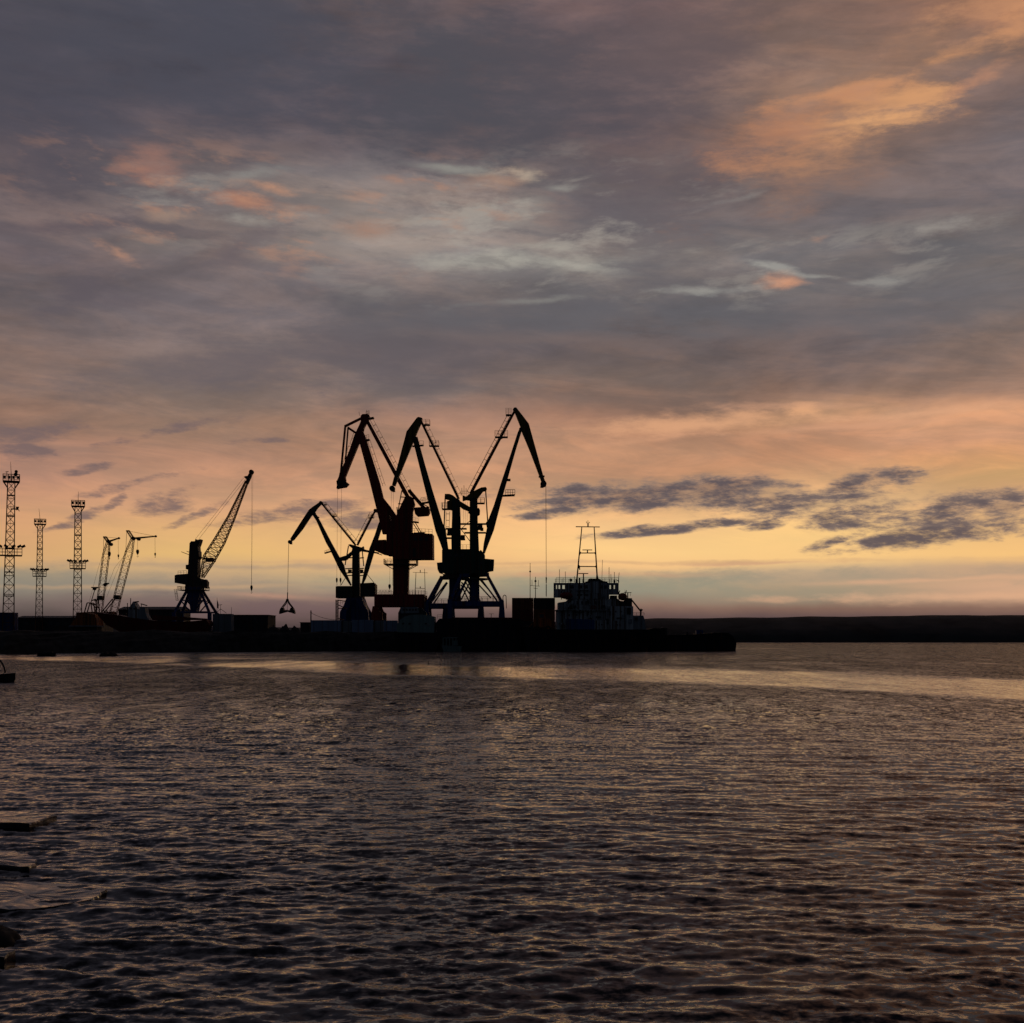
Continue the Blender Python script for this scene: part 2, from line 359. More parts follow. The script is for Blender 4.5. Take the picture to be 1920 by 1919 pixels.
# ------------------------------------------------------------------ materials
M = {}
M['red'] = material('red_paint', (.30, .022, .016), .6, .25, .5)
M['darkred'] = material('dark_red_paint', (.16, .02, .015), .6, .25, .5)
M['yellow'] = material('ochre_paint', (.20, .13, .02), .6, .25, .6)
M['green'] = material('green_paint', (.03, .07, .05), .6, .25, .5)
M['blue'] = material('blue_paint', (.02, .06, .22), .6, .25, .4)
M['steel'] = material('dark_steel', (.06, .055, .05), .6, .3, .4)
M['rust'] = material('rusty_steel', (.24, .085, .035), .8, .3, .6)
M['orange'] = material('orange_paint', (.38, .10, .02), .6, .25, .6)
M['rope'] = material('steel_rope', (.05, .05, .05), .5, .2)
M['white'] = material('white_paint', (.42, .44, .45), .5, .4, .6)
M['darkrock'] = material('dark_rock', (.02, .019, .018), .85, .4, 0, 4)
M['grey'] = material('grey_paint', (.25, .28, .30), .6, .2, .3)
M['palegreen'] = material('pale_green_paint', (.22, .30, .28), .6, .2, .2)
M['lightblue'] = material('light_blue_container', (.30, .38, .52), .6, .15, .25)
M['black'] = material('black_hull', (.018, .018, .02), .6, .3, .2)
M['dark'] = material('dark_cladding', (.05, .05, .052), .7, .3, .2)
M['concrete'] = material('concrete', (.06, .058, .055), .9, .3, 0, .4)
M['rubber'] = material('rubber', (.02, .02, .02), .9, .2)
M['wood'] = material('weathered_wood', (.10, .07, .05), .8, .3)
M['glass'] = material('window_glass', (.02, .022, .025), .12, .1, spec=.5)
M['hill'] = material('hill_earth', (.035, .036, .036), .95, .4, 0, .02)
M['rock'] = material('wet_rock', (.03, .027, .025), .16, .4, 0, 4, spec=.6)
M['soil'] = material('rubble_bank', (.04, .037, .034), .95, .4, 0, .5)
M['lens'] = material('lamp_glass', (.3, .3, .28), .2, .1)

# ------------------------------------------------------------------ mesh builder
class MB:
    def __init__(s): s.v = []; s.f = []
    def add(s, vs, fs):
        b = len(s.v); s.v += [tuple(v) for v in vs]; s.f += [tuple(i+b for i in f) for f in fs]; return s
    def box(s, c, d, rz=0):
        cx, cy, cz = c; x, y, z = d[0]/2, d[1]/2, d[2]/2
        ca, sa = math.cos(rz), math.sin(rz)
        vs = [(cx+i*x*ca-j*y*sa, cy+i*x*sa+j*y*ca, cz+k*z) for k in (-1, 1) for i, j in ((-1,-1),(1,-1),(1,1),(-1,1))]
        return s.add(vs, [(3,2,1,0),(4,5,6,7),(0,1,5,4),(1,2,6,5),(2,3,7,6),(3,0,4,7)])
    def beam(s, p, q, w, d=None, w1=None, d1=None):
        p, q = Vector(p), Vector(q)
        d = w if d is None else d; w1 = w if w1 is None else w1; d1 = d if d1 is None else d1
        t = (q-p)
        if t.length < 1e-5: return s
        t.normalize()
        yv = Vector((0, 1, 0)) if abs(t.y) < .95 else Vector((1, 0, 0))
        a = t.cross(yv).normalized(); b = t.cross(a).normalized()
        vs = []
        for o, ww, dd in ((p, w, d), (q, w1, d1)):
            for i, j in ((-1,-1),(1,-1),(1,1),(-1,1)): vs.append(o+a*(i*ww/2)+b*(j*dd/2))
        return s.add(vs, [(3,2,1,0),(4,5,6,7),(0,1,5,4),(1,2,6,5),(2,3,7,6),(3,0,4,7)])
    def tube(s, p, q, r, n=6, r1=None):
        p, q = Vector(p), Vector(q); r1 = r if r1 is None else r1
        t = (q-p)
        if t.length < 1e-5: return s
        t.normalize()
        yv = Vector((0, 1, 0)) if abs(t.y) < .95 else Vector((1, 0, 0))
        a = t.cross(yv).normalized(); b = t.cross(a).normalized()
        vs = []
        for o, rr in ((p, r), (q, r1)):
            for k in range(n): g = 2*math.pi*k/n; vs.append(o+a*math.cos(g)*rr+b*math.sin(g)*rr)
        fs = [(k, (k+1) % n, n+(k+1) % n, n+k) for k in range(n)] + [tuple(range(n))[::-1], tuple(range(n, 2*n))]
        return s.add(vs, fs)
    def path(s, pts, r, n=5):
        for p, q in zip(pts[:-1], pts[1:]): s.tube(p, q, r, n)
        return s
    def prism(s, pts, y0, y1):           # pts: local vectors in the x,z plane
        n = len(pts)
        area = sum(pts[i][0]*pts[(i+1) % n][2]-pts[(i+1) % n][0]*pts[i][2] for i in range(n))
        if area < 0: pts = pts[::-1]
        vs = [(p[0], p[1]+y0, p[2]) for p in pts]+[(p[0], p[1]+y1, p[2]) for p in pts]
        return s.add(vs, [tuple(range(n)), tuple(range(n, 2*n))[::-1]]+[(i, n+i, n+(i+1) % n, (i+1) % n) for i in range(n)])
    def disc(s, c, r, w, n=14):          # wheel or sheave, axis along y
        c = Vector(c); return s.tube(c-Vector((0, w/2, 0)), c+Vector((0, w/2, 0)), r, n)
    def ball(s, c, r, nu=10, nv=6, sx=1, sy=1, sz=1):
        vs = [(c[0], c[1], c[2]+r*sz)]
        for j in range(1, nv):
            for i in range(nu):
                a = 2*math.pi*i/nu; b = math.pi*j/nv
                vs.append((c[0]+r*sx*math.sin(b)*math.cos(a), c[1]+r*sy*math.sin(b)*math.sin(a), c[2]+r*sz*math.cos(b)))
        vs.append((c[0], c[1], c[2]-r*sz)); L = len(vs)-1; fs = []
        for i in range(nu):
            fs.append((0, 1+i, 1+(i+1) % nu)); fs.append((L, L-nu+(i+1) % nu, L-nu+i))
            for j in range(nv-2):
                a = 1+j*nu; fs.append((a+i, a+nu+i, a+nu+(i+1) % nu, a+(i+1) % nu))
        return s.add(vs, fs)
    def rail(s, p, q, h=1.1, step=1.2, r=.035):
        p, q = Vector(p), Vector(q); n = max(1, round((q-p).length/step)); u = Vector((0, 0, h))
        for i in range(n+1):
            a = p.lerp(q, i/n); s.beam(a, a+u, r*2)
        s.beam(p+u, q+u, r*2); s.beam(p+u*.5, q+u*.5, r*1.5)
        return s
    def ladder(s, p, q, off, w=.5, step=.45, r=.03):
        """rungs and stringers beside the line p-q, with a hand rail standing off"""
        p, q, off = Vector(p), Vector(q), Vector(off); n = max(2, round((q-p).length/step))
        a = Vector((0, w/2, 0))
        for sg in (-1, 1):
            s.beam(p+a*sg+off*.15, q+a*sg+off*.15, r*2); s.beam(p+a*sg+off, q+a*sg+off, r*1.6)
        for i in range(n+1):
            m = p.lerp(q, i/n)+off*.15; s.beam(m-a, m+a, r*1.6)
            if i % 3 == 0:
                for sg in (-1, 1): s.beam(m+a*sg, p.lerp(q, i/n)+off+a*sg, r*1.6)
        return s
    def truss(s, st, bays, r=.07, rb=.04):
        """four chords through stations (centre, width, depth) with cross bracing"""
        st = [(Vector(c), w, d) for c, w, d in st]
        rings = []
        for k in range(len(st)-1):
            (c0, w0, d0), (c1, w1, d1) = st[k], st[k+1]
            t = (c1-c0).normalized(); a = t.cross(Vector((0, 1, 0))).normalized()
            nb = bays[k]
            for i in range(nb+(1 if k == len(st)-2 else 0)):
                f = i/nb; c = c0.lerp(c1, f); w = w0+(w1-w0)*f; d = d0+(d1-d0)*f
                rings.append([c+a*(u*w/2)+Vector((0, v*d/2, 0)) for u, v in ((-1,-1),(1,-1),(1,1),(-1,1))])
        for i in range(len(rings)):
            for k in range(4):
                s.beam(rings[i][k], rings[i][(k+1) % 4], rb*2)
                if i < len(rings)-1:
                    s.beam(rings[i][k], rings[i+1][k], r*2)
                    if k % 2 == 0 or True:
                        s.beam(rings[i][k], rings[i+1][(k+1) % 4], rb*1.7)
                        if s.xb: s.beam(rings[i][(k+1) % 4], rings[i+1][k], rb*1.7)
        return s
    xb = False
    def build(s, name, mat, parent=None, smooth=False):
        me = bpy.data.meshes.new(name); me.from_pydata(s.v, [], s.f); me.update()
        if smooth: me.polygons.foreach_set('use_smooth', [True]*len(me.polygons))
        o = bpy.data.objects.new(name, me); COL.objects.link(o)
        me.materials.append(M[mat] if isinstance(mat, str) else mat)
        if parent: o.parent = parent
        return o

class Fr:
    """turns photo pixels at one distance into metres from a thing's base"""
    def __init__(s, px, z, Y):
        s.o = Vector(((px-960)/F*Y, Y, z)); s.Y = Y; s.k = Y/F
    def __call__(s, px, py, dy=0):
        v = W(px, py, s.Y)-s.o; v.y += dy; return v
    def poly(s, pts): return [s(*p) for p in pts]

QZ = 4.0        # height of the quay above the water

# ------------------------------------------------------------------ quay, banks, hills
def sheet(name, pts, z0, z1, mat):
    """ground block with an outline seen from above"""
    n = len(pts); m = MB()
    vs = [(x, y, z0) for x, y in pts]+[(x, y, z1) for x, y in pts]
    m.add(vs, [tuple(range(n))[::-1], tuple(range(n, 2*n))]+[(i, (i+1) % n, n+(i+1) % n, n+i) for i in range(n)])
    return tag(m.build(name, mat), kind='structure')
xe = (1236-960)/F*273
sheet('quay', [(-52, 273.2), (xe, 273.2), (xe, 640), (-420, 640), (-420, 268), (-95, 268)], -3, QZ, 'concrete')

def bank():
    rnd = random.Random(3); m = MB(); vs = []
    xs = np.linspace(-330, -22, 130); rows = 9
    from mathutils import noise as mn
    for x in xs:
        pxx = None
        yw = 222 + (x+88)*0.0 if x < -88 else 222 + (273-222)*min(1, (x+88)/66.0)**.7
        for j in range(rows):
            f = j/(rows-1)
            z = -0.5 + (QZ+.5)*(1-(1-f)**1.8) + .5*mn.noise((x*.25, f*4, 1))*(.3+f) + .25*mn.noise((x*1.1, f*9, 5))
            if x > -50: z = min(z, QZ+.35+.4*mn.noise((x*.3, 3, 2)))
            vs.append((x+mn.noise((x, f*7, 9))*.6, yw-.8+f*(9 if x < -60 else 4), z))
    fs = [(i*rows+j, (i+1)*rows+j, (i+1)*rows+j+1, i*rows+j+1) for i in range(len(xs)-1) for j in range(rows-1)]
    m.add(vs, fs)
    # flat land behind the crest
    b = len(m.v); L = len(xs)
    m.v += [(x, 290, QZ-.3) for x in xs]
    m.f += [(i*rows+rows-1, (i+1)*rows+rows-1, b+i+1, b+i) for i in range(L-1)]
    tag(m.build('bank', 'soil', smooth=False), kind='structure')
bank()

def hills():
    from mathutils import noise as mn
    m = MB(); vs = []; NX = 420; rows = 16
    prof = [(-4000, 1150), (-1200, 1166), (0, 1176), (600, 1176), (1000, 1168), (1210, 1163.5), (1300, 1161), (1450, 1159), (1560, 1157), (1640, 1156), (1750, 1154), (1800, 1155), (1950, 1154.5), (2600, 1158), (4200, 1150)]
    Yf = 1010.0; dep = 520
    for i in range(NX):
        px = -4000+8200*i/(NX-1)
        pyt = np.interp(px, [p[0] for p in prof], [p[1] for p in prof])
        x = (px-960)/F*Yf
        ht = (HZ-pyt)/F*(Yf+120)+H
        for j in range(rows):
            f = j/(rows-1); y = Yf + dep*f**1.5
            up = min(1, (f/.30))
            g = mn.fractal((x*.012, f*2.2, 3), 1, 2, 5)
            z = -2 + (ht+2)*(up**.75) + g*4.0*up*(1-up*.75) + (mn.noise((x*.02, f*3, 8))*1.2 if up >= 1 else 0)
            if f > .55: z -= (f-.55)*30
            vs.append((x*(1+f*.15)+mn.noise((x*.02, f*3, 1))*8, y+mn.noise((x*.015, f*2, 6))*14, z))
    m.add(vs, [(i*rows+j, (i+1)*rows+j, (i+1)*rows+j+1, i*rows+j+1) for i in range(NX-1) for j in range(rows-1)])
    tag(m.build('hills', 'hill', smooth=True), kind='structure')
hills()

def gpx(z, Y): return HZ-(z-H)/Y*F       # row at which height z shows at distance Y
GM = 'lattice floodlight masts on the left shore'

# ------------------------------------------------------------------ floodlight masts
def mast(px, Y, topw, basew, ytop, yplat, yrail_low, label, tipx, extras):
    fr = Fr(px, QZ, Y); k = fr.k
    t = thing('floodlight_mast', label, 'light mast', fr.o, GM)
    t.rotation_euler.z = -math.atan2(fr.o.x, Y)
    ybase = gpx(QZ, Y)
    m = MB(); m.xb = True
    # lattice column with strong rings
    m.truss([(fr(px, ybase), basew*k, basew*k), (fr(px+tipx*.5, (ybase+ytop)/2), (basew*.42+topw*.58)*k, (basew*.42+topw*.58)*k), (fr(px+tipx, ytop), topw*k, topw*k)], [8, 9], .10, .035)
    for yy in extras.get('rings', []):
        f = (ybase-yy)/(ybase-ytop); w = (basew+(topw-basew)*f)*k*1.06; c = fr(px+tipx*f, yy)
        m.box(c, (w, w, 1.3*k))
    m.build('lattice_column', 'rust', t)
    # top platform: flared basket
    c = fr(px+tipx, ytop); c2 = fr(px+tipx, yplat)
    w = extras['w']*k; h = (ytop-yplat)*k
    p = MB(); p.box(c, (w, w, .18))
    for sx in (-1, 1):
        for sy in (-1, 1):
            p.beam(c+Vector((sx*w*.47, sy*w*.47, 0)), c+Vector((sx*topw*k*.5, sy*topw*k*.5, -extras['w']*k*.42)), .13)
    p.build('platform', 'steel', t)
    r = MB()
    for a, b in (((-1,-1),(1,-1)),((1,-1),(1,1)),((1,1),(-1,1)),((-1,1),(-1,-1))):
        r.rail(c+Vector((a[0]*w/2, a[1]*w/2, .09)), c+Vector((b[0]*w/2, b[1]*w/2, .09)), h, w/3.05, .07)
    r.build('railing', 'steel', t)
    # upper lamps on the basket rim
    for i in range(4):
        x = -w*.4+w*.8*i/3
        l = MB(); l.box(c+Vector((x, -w/2-.1, h*.55)), (.45, .35, .45)); l.build('floodlight', 'steel', t)
    # lower gallery
    fl = (ybase-yrail_low)/(ybase-ytop); gc = fr(px+tipx*fl, yrail_low); gw = extras['gw']*k; gh = extras['gh']*k
    g = MB(); iw = (basew+(topw-basew)*fl)*k*.5
    for sy in (-1, 1): g.box(gc+Vector((0, sy*(iw+.35), 0)), (gw, .7, .14))
    for sx in (-1, 1): g.box(gc+Vector((sx*(iw+gw/2)/2, 0, 0.003)), (gw/2-iw, iw*2, .12))
    g.build('gallery', 'steel', t)
    r = MB()
    for sy in (-1, 1):
        r.rail(gc+Vector((-gw/2, sy*(iw+.65), .05)), gc+Vector((gw/2, sy*(iw+.65), .05)), gh, gw/5, .045)
    for sx in (-1, 1): r.rail(gc+Vector((sx*gw/2, -iw-.6, .05)), gc+Vector((sx*gw/2, iw+.6, .05)), gh, 1.2, .045)
    r.build('railing', 'steel', t)
    for sx in (-1, 1):
        for off in (.5, .34, .08):
            x = sx*gw*off if off > .3 else sx*gw*.1
            l = MB(); b0 = gc+Vector((x, -iw-.5, gh)); l.beam(b0, b0+Vector((0, 0, .35)), .1)
            l.beam(b0+Vector((sx*-.1, 0, .3)), b0+Vector((sx*.55, -.25, .62)), .42, .4, .5, .4)
            l.build('floodlight', 'steel', t)
    s = MB(); tp = fr(px+tipx, yplat); s.tube(c, tp+Vector((0, 0, .1)), .12); s.tube(tp, fr(*extras['spike']), .07, 5, .03); s.build('lightning_rod', 'steel', t)
    ld_ = MB(); ld_.ladder(fr(px, ybase)+Vector((0, -basew*k*.3, 0)), c+Vector((0, -.3, 0)), (0, -.35, 0), .5, .6, .025); ld_.build('ladder', 'rust', t)
    return t, fr
t1, f1 = mast(15.2, 262, 12.5, 20.5, 903.5, 892, 1042, 'tallest lattice mast at the left edge, with a box and dish on top', 5.6,
   dict(rings=[929, 968, 1028, 1073, 1118], w=29, gw=43, gh=12.5, spike=(19.5, 866)))
d = MB(); c = f1(28.7, 889); d.ball(c, .38); d.ball(f1(29.4, 884), .33); d.tube(f1(28, 893), c, .08); d.build('siren', 'steel', t1)
d = MB(); d.tube(f1(13, 892), f1(13, 885), .06); d.beam(f1(10.5, 885.5), f1(16, 884.5), .12); d.build('wind_vane', 'steel', t1)
d = MB(); d.box(f1(26.5, 954.5), (1.5, .3, .22)); d.prism(f1.poly([(28.5,950),(34.5,950),(33,955),(30,957)]), -.3, .3); d.tube(f1(33, 955), f1(35, 958.5), .07); d.build('lamp_bracket', 'steel', t1)
t2, f2 = mast(72.9, 330, 8.2, 13.2, 983.5, 975, 1081, 'shortest and slimmest lattice mast, second from the left edge, with bristling top basket', 2.2,
   dict(rings=[1030], w=20.5, gw=24, gh=9, spike=(73, 954)))
t3, f3 = mast(145, 300, 11.0, 15.8, 950, 940.5, 1066.5, 'lattice mast with an open square basket, nearest the pair of small lattice cranes', 1.4,
   dict(rings=[1004, 1030], w=23.5, gw=28, gh=10, spike=(147, 922)))

# ------------------------------------------------------------------ ropes, hooks
def rope(fr, pts, parent, r=.045, name='rope', dy=0):
    return MB().path([fr(*p, dy) if len(p) == 2 else fr(*p) for p in pts], r, 5).build(name, 'rope', parent)
def hook(fr, px, py, h, w, parent, dy=0, mat='steel'):
    k = fr.k; c = fr(px, py, dy)
    m = MB(); m.prism([c+Vector((-w*.35*k,0,0)), c+Vector((w*.35*k,0,0)), c+Vector((w*.5*k,0,-h*.25*k)), c+Vector((w*.35*k,0,-h*.5*k)), c+Vector((w*.1*k,0,-h*.66*k)), c+Vector((-w*.1*k,0,-h*.66*k)), c+Vector((-w*.35*k,0,-h*.5*k)), c+Vector((-w*.5*k,0,-h*.25*k))], -w*.2*k, w*.2*k)
    o = m.build('hook_block', mat, parent)
    q = MB(); b = c+Vector((0, 0, -h*.62*k)); rr = w*.16*k
    q.path([b, b+Vector((0,0,-h*.14*k)), b+Vector((rr*1.4,0,-h*.22*k)), b+Vector((rr,0,-h*.34*k)), b+Vector((-rr,0,-h*.36*k)), b+Vector((-rr*1.5,0,-h*.28*k))], max(.05, .05*w*k))
    q.build('hook', 'steel', o)
    return o

# ------------------------------------------------------------------ level luffing cranes
LL = 'level luffing portal cranes on the quay'
def windowed(fr, name, poly, y0, y1, mat, parent, wins=(), door=None):
    o = MB().prism(fr.poly(poly), y0, y1).build(name, mat, parent)
    for (a, b, c, d_) in wins:      # px0, py0, px1, py1
        p, q = fr(a, b), fr(c, d_)
        w = MB(); w.box(((p.x+q.x)/2, y0-.03, (p.z+q.z)/2), (q.x-p.x, .05, p.z-q.z)); w.build('window', 'glass', o)
    if door:
        p, q = fr(door[0], door[1]), fr(door[2], door[3])
        w = MB(); w.box(((p.x+q.x)/2, y0-.03, (p.z+q.z)/2), (q.x-p.x, .06, p.z-q.z)); w.build('door', 'steel', o)
    return o

def boom_parts(fr, t, boom, bmat, beak, kmat, tie, tmat, tw, apex, joint, tip, tipr, side, dep=1.3, platforms=(), dy=0):
    MB().prism([v+Vector((0, dy, 0)) for v in fr.poly(boom)], -dep/2, dep/2).build('boom', bmat, t)
    b = MB().prism([v+Vector((0, dy, 0)) for v in fr.poly(beak)], -dep*.62, dep*.62).build('fly_jib', kmat, t)
    for (p, r) in ((apex, 3.2), (joint, 3.4)):
        MB().disc(fr(*p, dy), r*fr.k, dep*1.4).build('pivot', 'steel', b)
    MB().disc(fr(*tip, dy), tipr*fr.k, dep*1.15, 18).build('sheave', 'steel', b)
    g = MB(); g.tube(fr(tip[0], tip[1], dy)+Vector((0, -dep*.8, 0)), fr(tip[0], tip[1], dy)+Vector((0, dep*.8, 0)), tipr*.3*fr.k, 8)
    g.box(fr(tip[0]+side*tipr*.5, tip[1]+tipr*.9, dy), (tipr*1.0*fr.k, dep*1.1, tipr*.5*fr.k)); g.build('rope_guard', 'steel', b)
    MB().beam(fr(*tie[0], dy), fr(*tie[1], dy), tw*fr.k, dep*.6, tw*1.15*fr.k, dep*.6).build('tie_beam', tmat, t)
    p, q = fr(*tie[0], dy), fr(*tie[1], dy); dirv = (q-p).normalized(); nrm = Vector((-dirv.z, 0, dirv.x))
    if nrm.z < 0: nrm = -nrm
    MB().ladder(p+dirv*1.2+nrm*tw*.5*fr.k, q-dirv*.6+nrm*tw*.5*fr.k, nrm*.8, .7, .55, .03).build('ladder', 'rust', t)
    for (px, py, w0, w1, h) in platforms:
        c0, c1 = fr(px-w0, py, dy), fr(px+w1, py, dy)
        o = MB().prism([c0, c1, c1+Vector((0,0,.14)), c0+Vector((0,0,.14))], -dep*.8, dep*.8)
        o.prism([fr(px-w0*.4, py, dy), fr(px+w1*.4, py, dy), fr(px, py+3.0, dy)], -.2, .2)
        o = o.build('platform', 'steel', t)
        for sy in (-1, 1): MB().rail(c0+Vector((0, sy*dep*.78, .14)), c1+Vector((0, sy*dep*.78, .14)), h*fr.k, .8, .03).build('railing', 'rust', o)

def ring_platform(fr, px, py, w, t, h=8, dep=3.0, name='gallery', bracket=True):
    a, b = fr(px-w, py), fr(px+w, py)
    o = MB(); o.prism([a, b, b+Vector((0,0,.16)), a+Vector((0,0,.16))], -dep, dep)
    if bracket:
        for sx in (-1, 1):
            for sy in (-.6, .6): o.beam(fr(px+sx*w*.95, py)+Vector((0, sy*dep, 0)), fr(px+sx*w*.45, py+w*.28)+Vector((0, sy*dep*.6, 0)), .16)
    o = o.build(name, 'steel', t); r = MB()
    z = Vector((0, 0, .16))
    for sy in (-1, 1): r.rail(a+z+Vector((0, sy*dep, 0)), b+z+Vector((0, sy*dep, 0)), h*fr.k, .9, .035)
    for e in (a, b): r.rail(e+z-Vector((0, dep, 0)), e+z+Vector((0, dep, 0)), h*fr.k, 1.2, .035)
    r.build('railing', 'rust', o)

# --- crane D : ochre fly jib to the left (base px 852), E : ochre fly jib to the right (base px 889)
def portal(fr, t, cx, top, half_top, legs, beam_y, mat='blue', dy=4.5, foot=(1133, 1160)):
    """four splayed legs, ring on top, sill beams, wheel bogies"""
    yb = gpx(QZ, fr.Y)
    for sx, (xt, yt, xb_, yb_) in legs:
        for sy in (-1, 1):
            l = MB(); l.beam(fr(xt, yt, sy*dy*.35), fr(xb_, yb_, sy*dy), 5.5*fr.k, .7)
            l.beam(fr(xt+(-sx)*10, yt+9, sy*dy*.35), fr(xb_+(-sx)*9, yb_-3, sy*dy), 2.6*fr.k, .4)
            cxm = fr(xb_, (yb_+yb)/2, sy*dy)
            l.prism([fr(xb_-3.5, yb_-4, sy*dy), fr(xb_+3.5, yb_-4, sy*dy), fr(xb_+7, yb-10, sy*dy), fr(xb_+7, yb-4, sy*dy), fr(xb_-7, yb-4, sy*dy), fr(xb_-7, yb-10, sy*dy)], -.6, .6)
            o = l.build('leg', mat, t)
            w = MB()
            for dxp in (-5, -1.7, 1.7, 5): w.disc(fr(xb_+dxp, yb-1.9, sy*dy), 1.9*fr.k, .3, 12)
            w.build('wheels', 'steel', o)
    xs = [l[1][2] for l in legs]
    b = MB()
    for sy in (-1, 1): b.beam(fr(min(xs)-.5, beam_y, sy*dy), fr(max(xs)+.5, beam_y, sy*dy), 9*fr.k, .55)
    for x in (min(xs), max(xs)): b.beam(fr(x, beam_y, -dy), fr(x, beam_y, dy), .55, 8*fr.k)
    b.build('sill_beam', mat, t)
    for sy in (-1, 1): MB().rail(fr(min(xs)+6, beam_y-4.6, sy*dy), fr(max(xs)-6, beam_y-4.6, sy*dy), 8*fr.k, 1.3, .035).build('railing', 'rust', t)

Y = 300; fr = Fr(852, QZ, Y)
D = thing('portal_crane', 'green and blue portal crane whose ochre fly jib reaches left across the red crane', 'crane', fr.o, LL)
yb = gpx(QZ, Y)
boom_parts(fr, D, [(775,829),(778,822),(783,820),(786,832),(797,872),(811,920),(830,981),(835,991),(841,1032),(835,1033),(830,1032),(826,1020),(817,997),(795,909)], 'green',
   [(782,784.5),(785,783),(792,785),(790,794),(784.5,806),(780,817),(775,829),(764,856),(749,892),(741,912),(735.5,910),(739,897),(744,881),(753,847),(760,821),(762.6,810.5),(771,799)], 'yellow',
   [(789,789),(860,936)], 'darkred', 4.2, (788, 787), (779, 823), (735.5, 916.5), 5.2, 1,
   platforms=[(796,798,5,10,9), (813,837.5,8,10,9)])
# fork platforms on the boom itself
o = MB(); a, b = fr(773,838), fr(794,836); o.prism([a, b, b+Vector((0,0,.14)), a+Vector((0,0,.14))], -1, 1); o = o.build('platform', 'steel', D)
MB().rail(fr(786,836), fr(794,836), 9*fr.k, .7, .03).build('railing', 'rust', o)
o = MB(); a, b = fr(790,945), fr(806,943); o.prism([a, b, b+Vector((0,0,.2)), a+Vector((0,0,.2))], -1.2, 1.2); o = o.build('platform', 'steel', D)
MB().rail(fr(789,944), fr(801,942), 10*fr.k, .7, .035).build('railing', 'rust', o)
MB().prism(fr.poly([(848,934),(862,938),(863.5,975),(864,1034),(847,1034),(846.5,1010),(848,970)]), -1.2, 1.2).build('column', 'green', D)
rk = MB().prism(fr.poly([(834,927),(843,927),(850,930),(862,940),(881,951.5),(881,960),(868,955),(862,950),(851,959),(846,957),(838.5,955),(838.5,941),(845,938.5),(836,936.5)]), -.8, .8).build('rocker_arm', 'yellow', D)
MB().beam(fr(881,956), fr(893,962), 1.7, 2.4).build('counterweight', 'steel', rk)
MB().beam(fr(834.9,929), fr(832.5,992), 2.2*fr.k, .5).build('link_rod', 'darkred', D)
ring_platform(fr, 838, 956, 9, D, 11, 1.5, 'platform', False)
l = MB(); l.ladder(fr(843, 1000), fr(844, 960), (-.9, 0, 0), .6, .5, .035); l.build('ladder', 'rust', D)
for py, a_, b_ in ((992, 836, 848), (1003, 838, 848), (1009.5, 838, 848), (1012, 862, 872)):
    o = MB(); o.beam(fr(a_, py), fr(b_, py), .28, 2.2); o.build('platform', 'steel', D)
MB().box(fr(843.5, 997.5), (1.1, 1.6, 1.3)).build('winch', 'steel', D)
MB().box(fr(868, 1008), (.9, 1.6, 1.0)).build('winch', 'steel', D)
hs = windowed(fr, 'machine_house', [(830,1033),(835,1031.5),(881,1031.5),(899,1034),(899,1077),(840,1077),(830,1074)], -3, 3, 'green', D, [(842,1040,849,1046),(853,1040,860,1046),(864,1040,871,1046)], (874,1055,880,1074))
windowed(fr, 'operator_cab', [(819.5,1056),(830,1055),(830,1077),(824,1075),(821,1069)], -1.1, 1.1, 'green', D, [(821.5,1058,824.5,1066),(826,1058,829,1066)])
MB().rail(fr(862,1031.5,-2.6), fr(882,1031.5,-2.6), 8*fr.k, .9, .035).build('railing', 'rust', D)
sl = MB(); sl.tube(fr(852,1077), fr(852,1084), 2.7, 20); sl.tube(fr(852,1084), fr(852,1086), 3.4, 20); sl.build('slewing_ring', 'steel', D)
MB().prism(fr.poly([(842.5,1084),(863,1084),(863,1110),(866,1142),(838,1142),(842.5,1110)]), -1.3, 1.3).build('pedestal', 'blue', D)
portal(fr, D, 852, 1083, 20, [(-1, (828,1084,802,1134)), (1, (876,1084,902,1134))], 1137)
o = MB(); o.beam(fr(825,1084), fr(879,1084), .8, 2.4); o.build('cross_head', 'blue', D); MB().beam(fr(838,1142), fr(834,yb-4), 14*fr.k, 1.6).build('leg', 'blue', D)
for a in (734.0, 737.5): rope(fr, [(a, 919), (a-3.5+ (a-734)*.6, 1098)], D, .03)
hook(fr, 730.5, 1096, 14, 5, D)

Y = 292; fr = Fr(889, QZ, Y); yb = gpx(QZ, Y)
E = thing('portal_crane', 'green and blue portal crane whose ochre fly jib reaches right, towards the ship', 'crane', fr.o, LL)
boom_parts(fr, E, [(971,811),(974.5,804.5),(978,806),(977,812),(966.8,845),(952,897.6),(942,932.6),(926,994),(917,1017),(909,1038),(905,1038),(907,1020),(913,991),(911,981),(915.7,975),(926,948.6),(937.6,912),(958,851)], 'green',
   [(961.6,768.5),(964.5,765.5),(968,765.5),(970,768),(981,782),(991.6,796),(995,808.6),(1007.6,854),(1019,895),(1022,903),(1015,904),(1012,895),(993,845),(977.7,808.6),(975.5,800),(966,776)], 'yellow',
   [(964.5,772),(881,930)], 'darkred', 4.0, (966,769.5), (976.5,806), (1019,908), 5.8, -1,
   platforms=[(952.5,779.5,4,6,11), (940,821,12,12,11)])
o = MB(); a, b = fr(942,931), fr(965,930); o.prism([a, b, b+Vector((0,0,.25)), a+Vector((0,0,.2))], -1.2, 1.2); o = o.build('platform', 'steel', E)
MB().rail(fr(948,929), fr(965.5,929), 10.5*fr.k, .5, .05).build('railing', 'rust', o)
o = MB().box(fr(954, 900.5), (.8, .8, .5)); o.build('lamp', 'steel', E)
MB().beam(fr(1010,894.5), fr(1021,893.5), .3, 1.2).build('platform', 'steel', E)
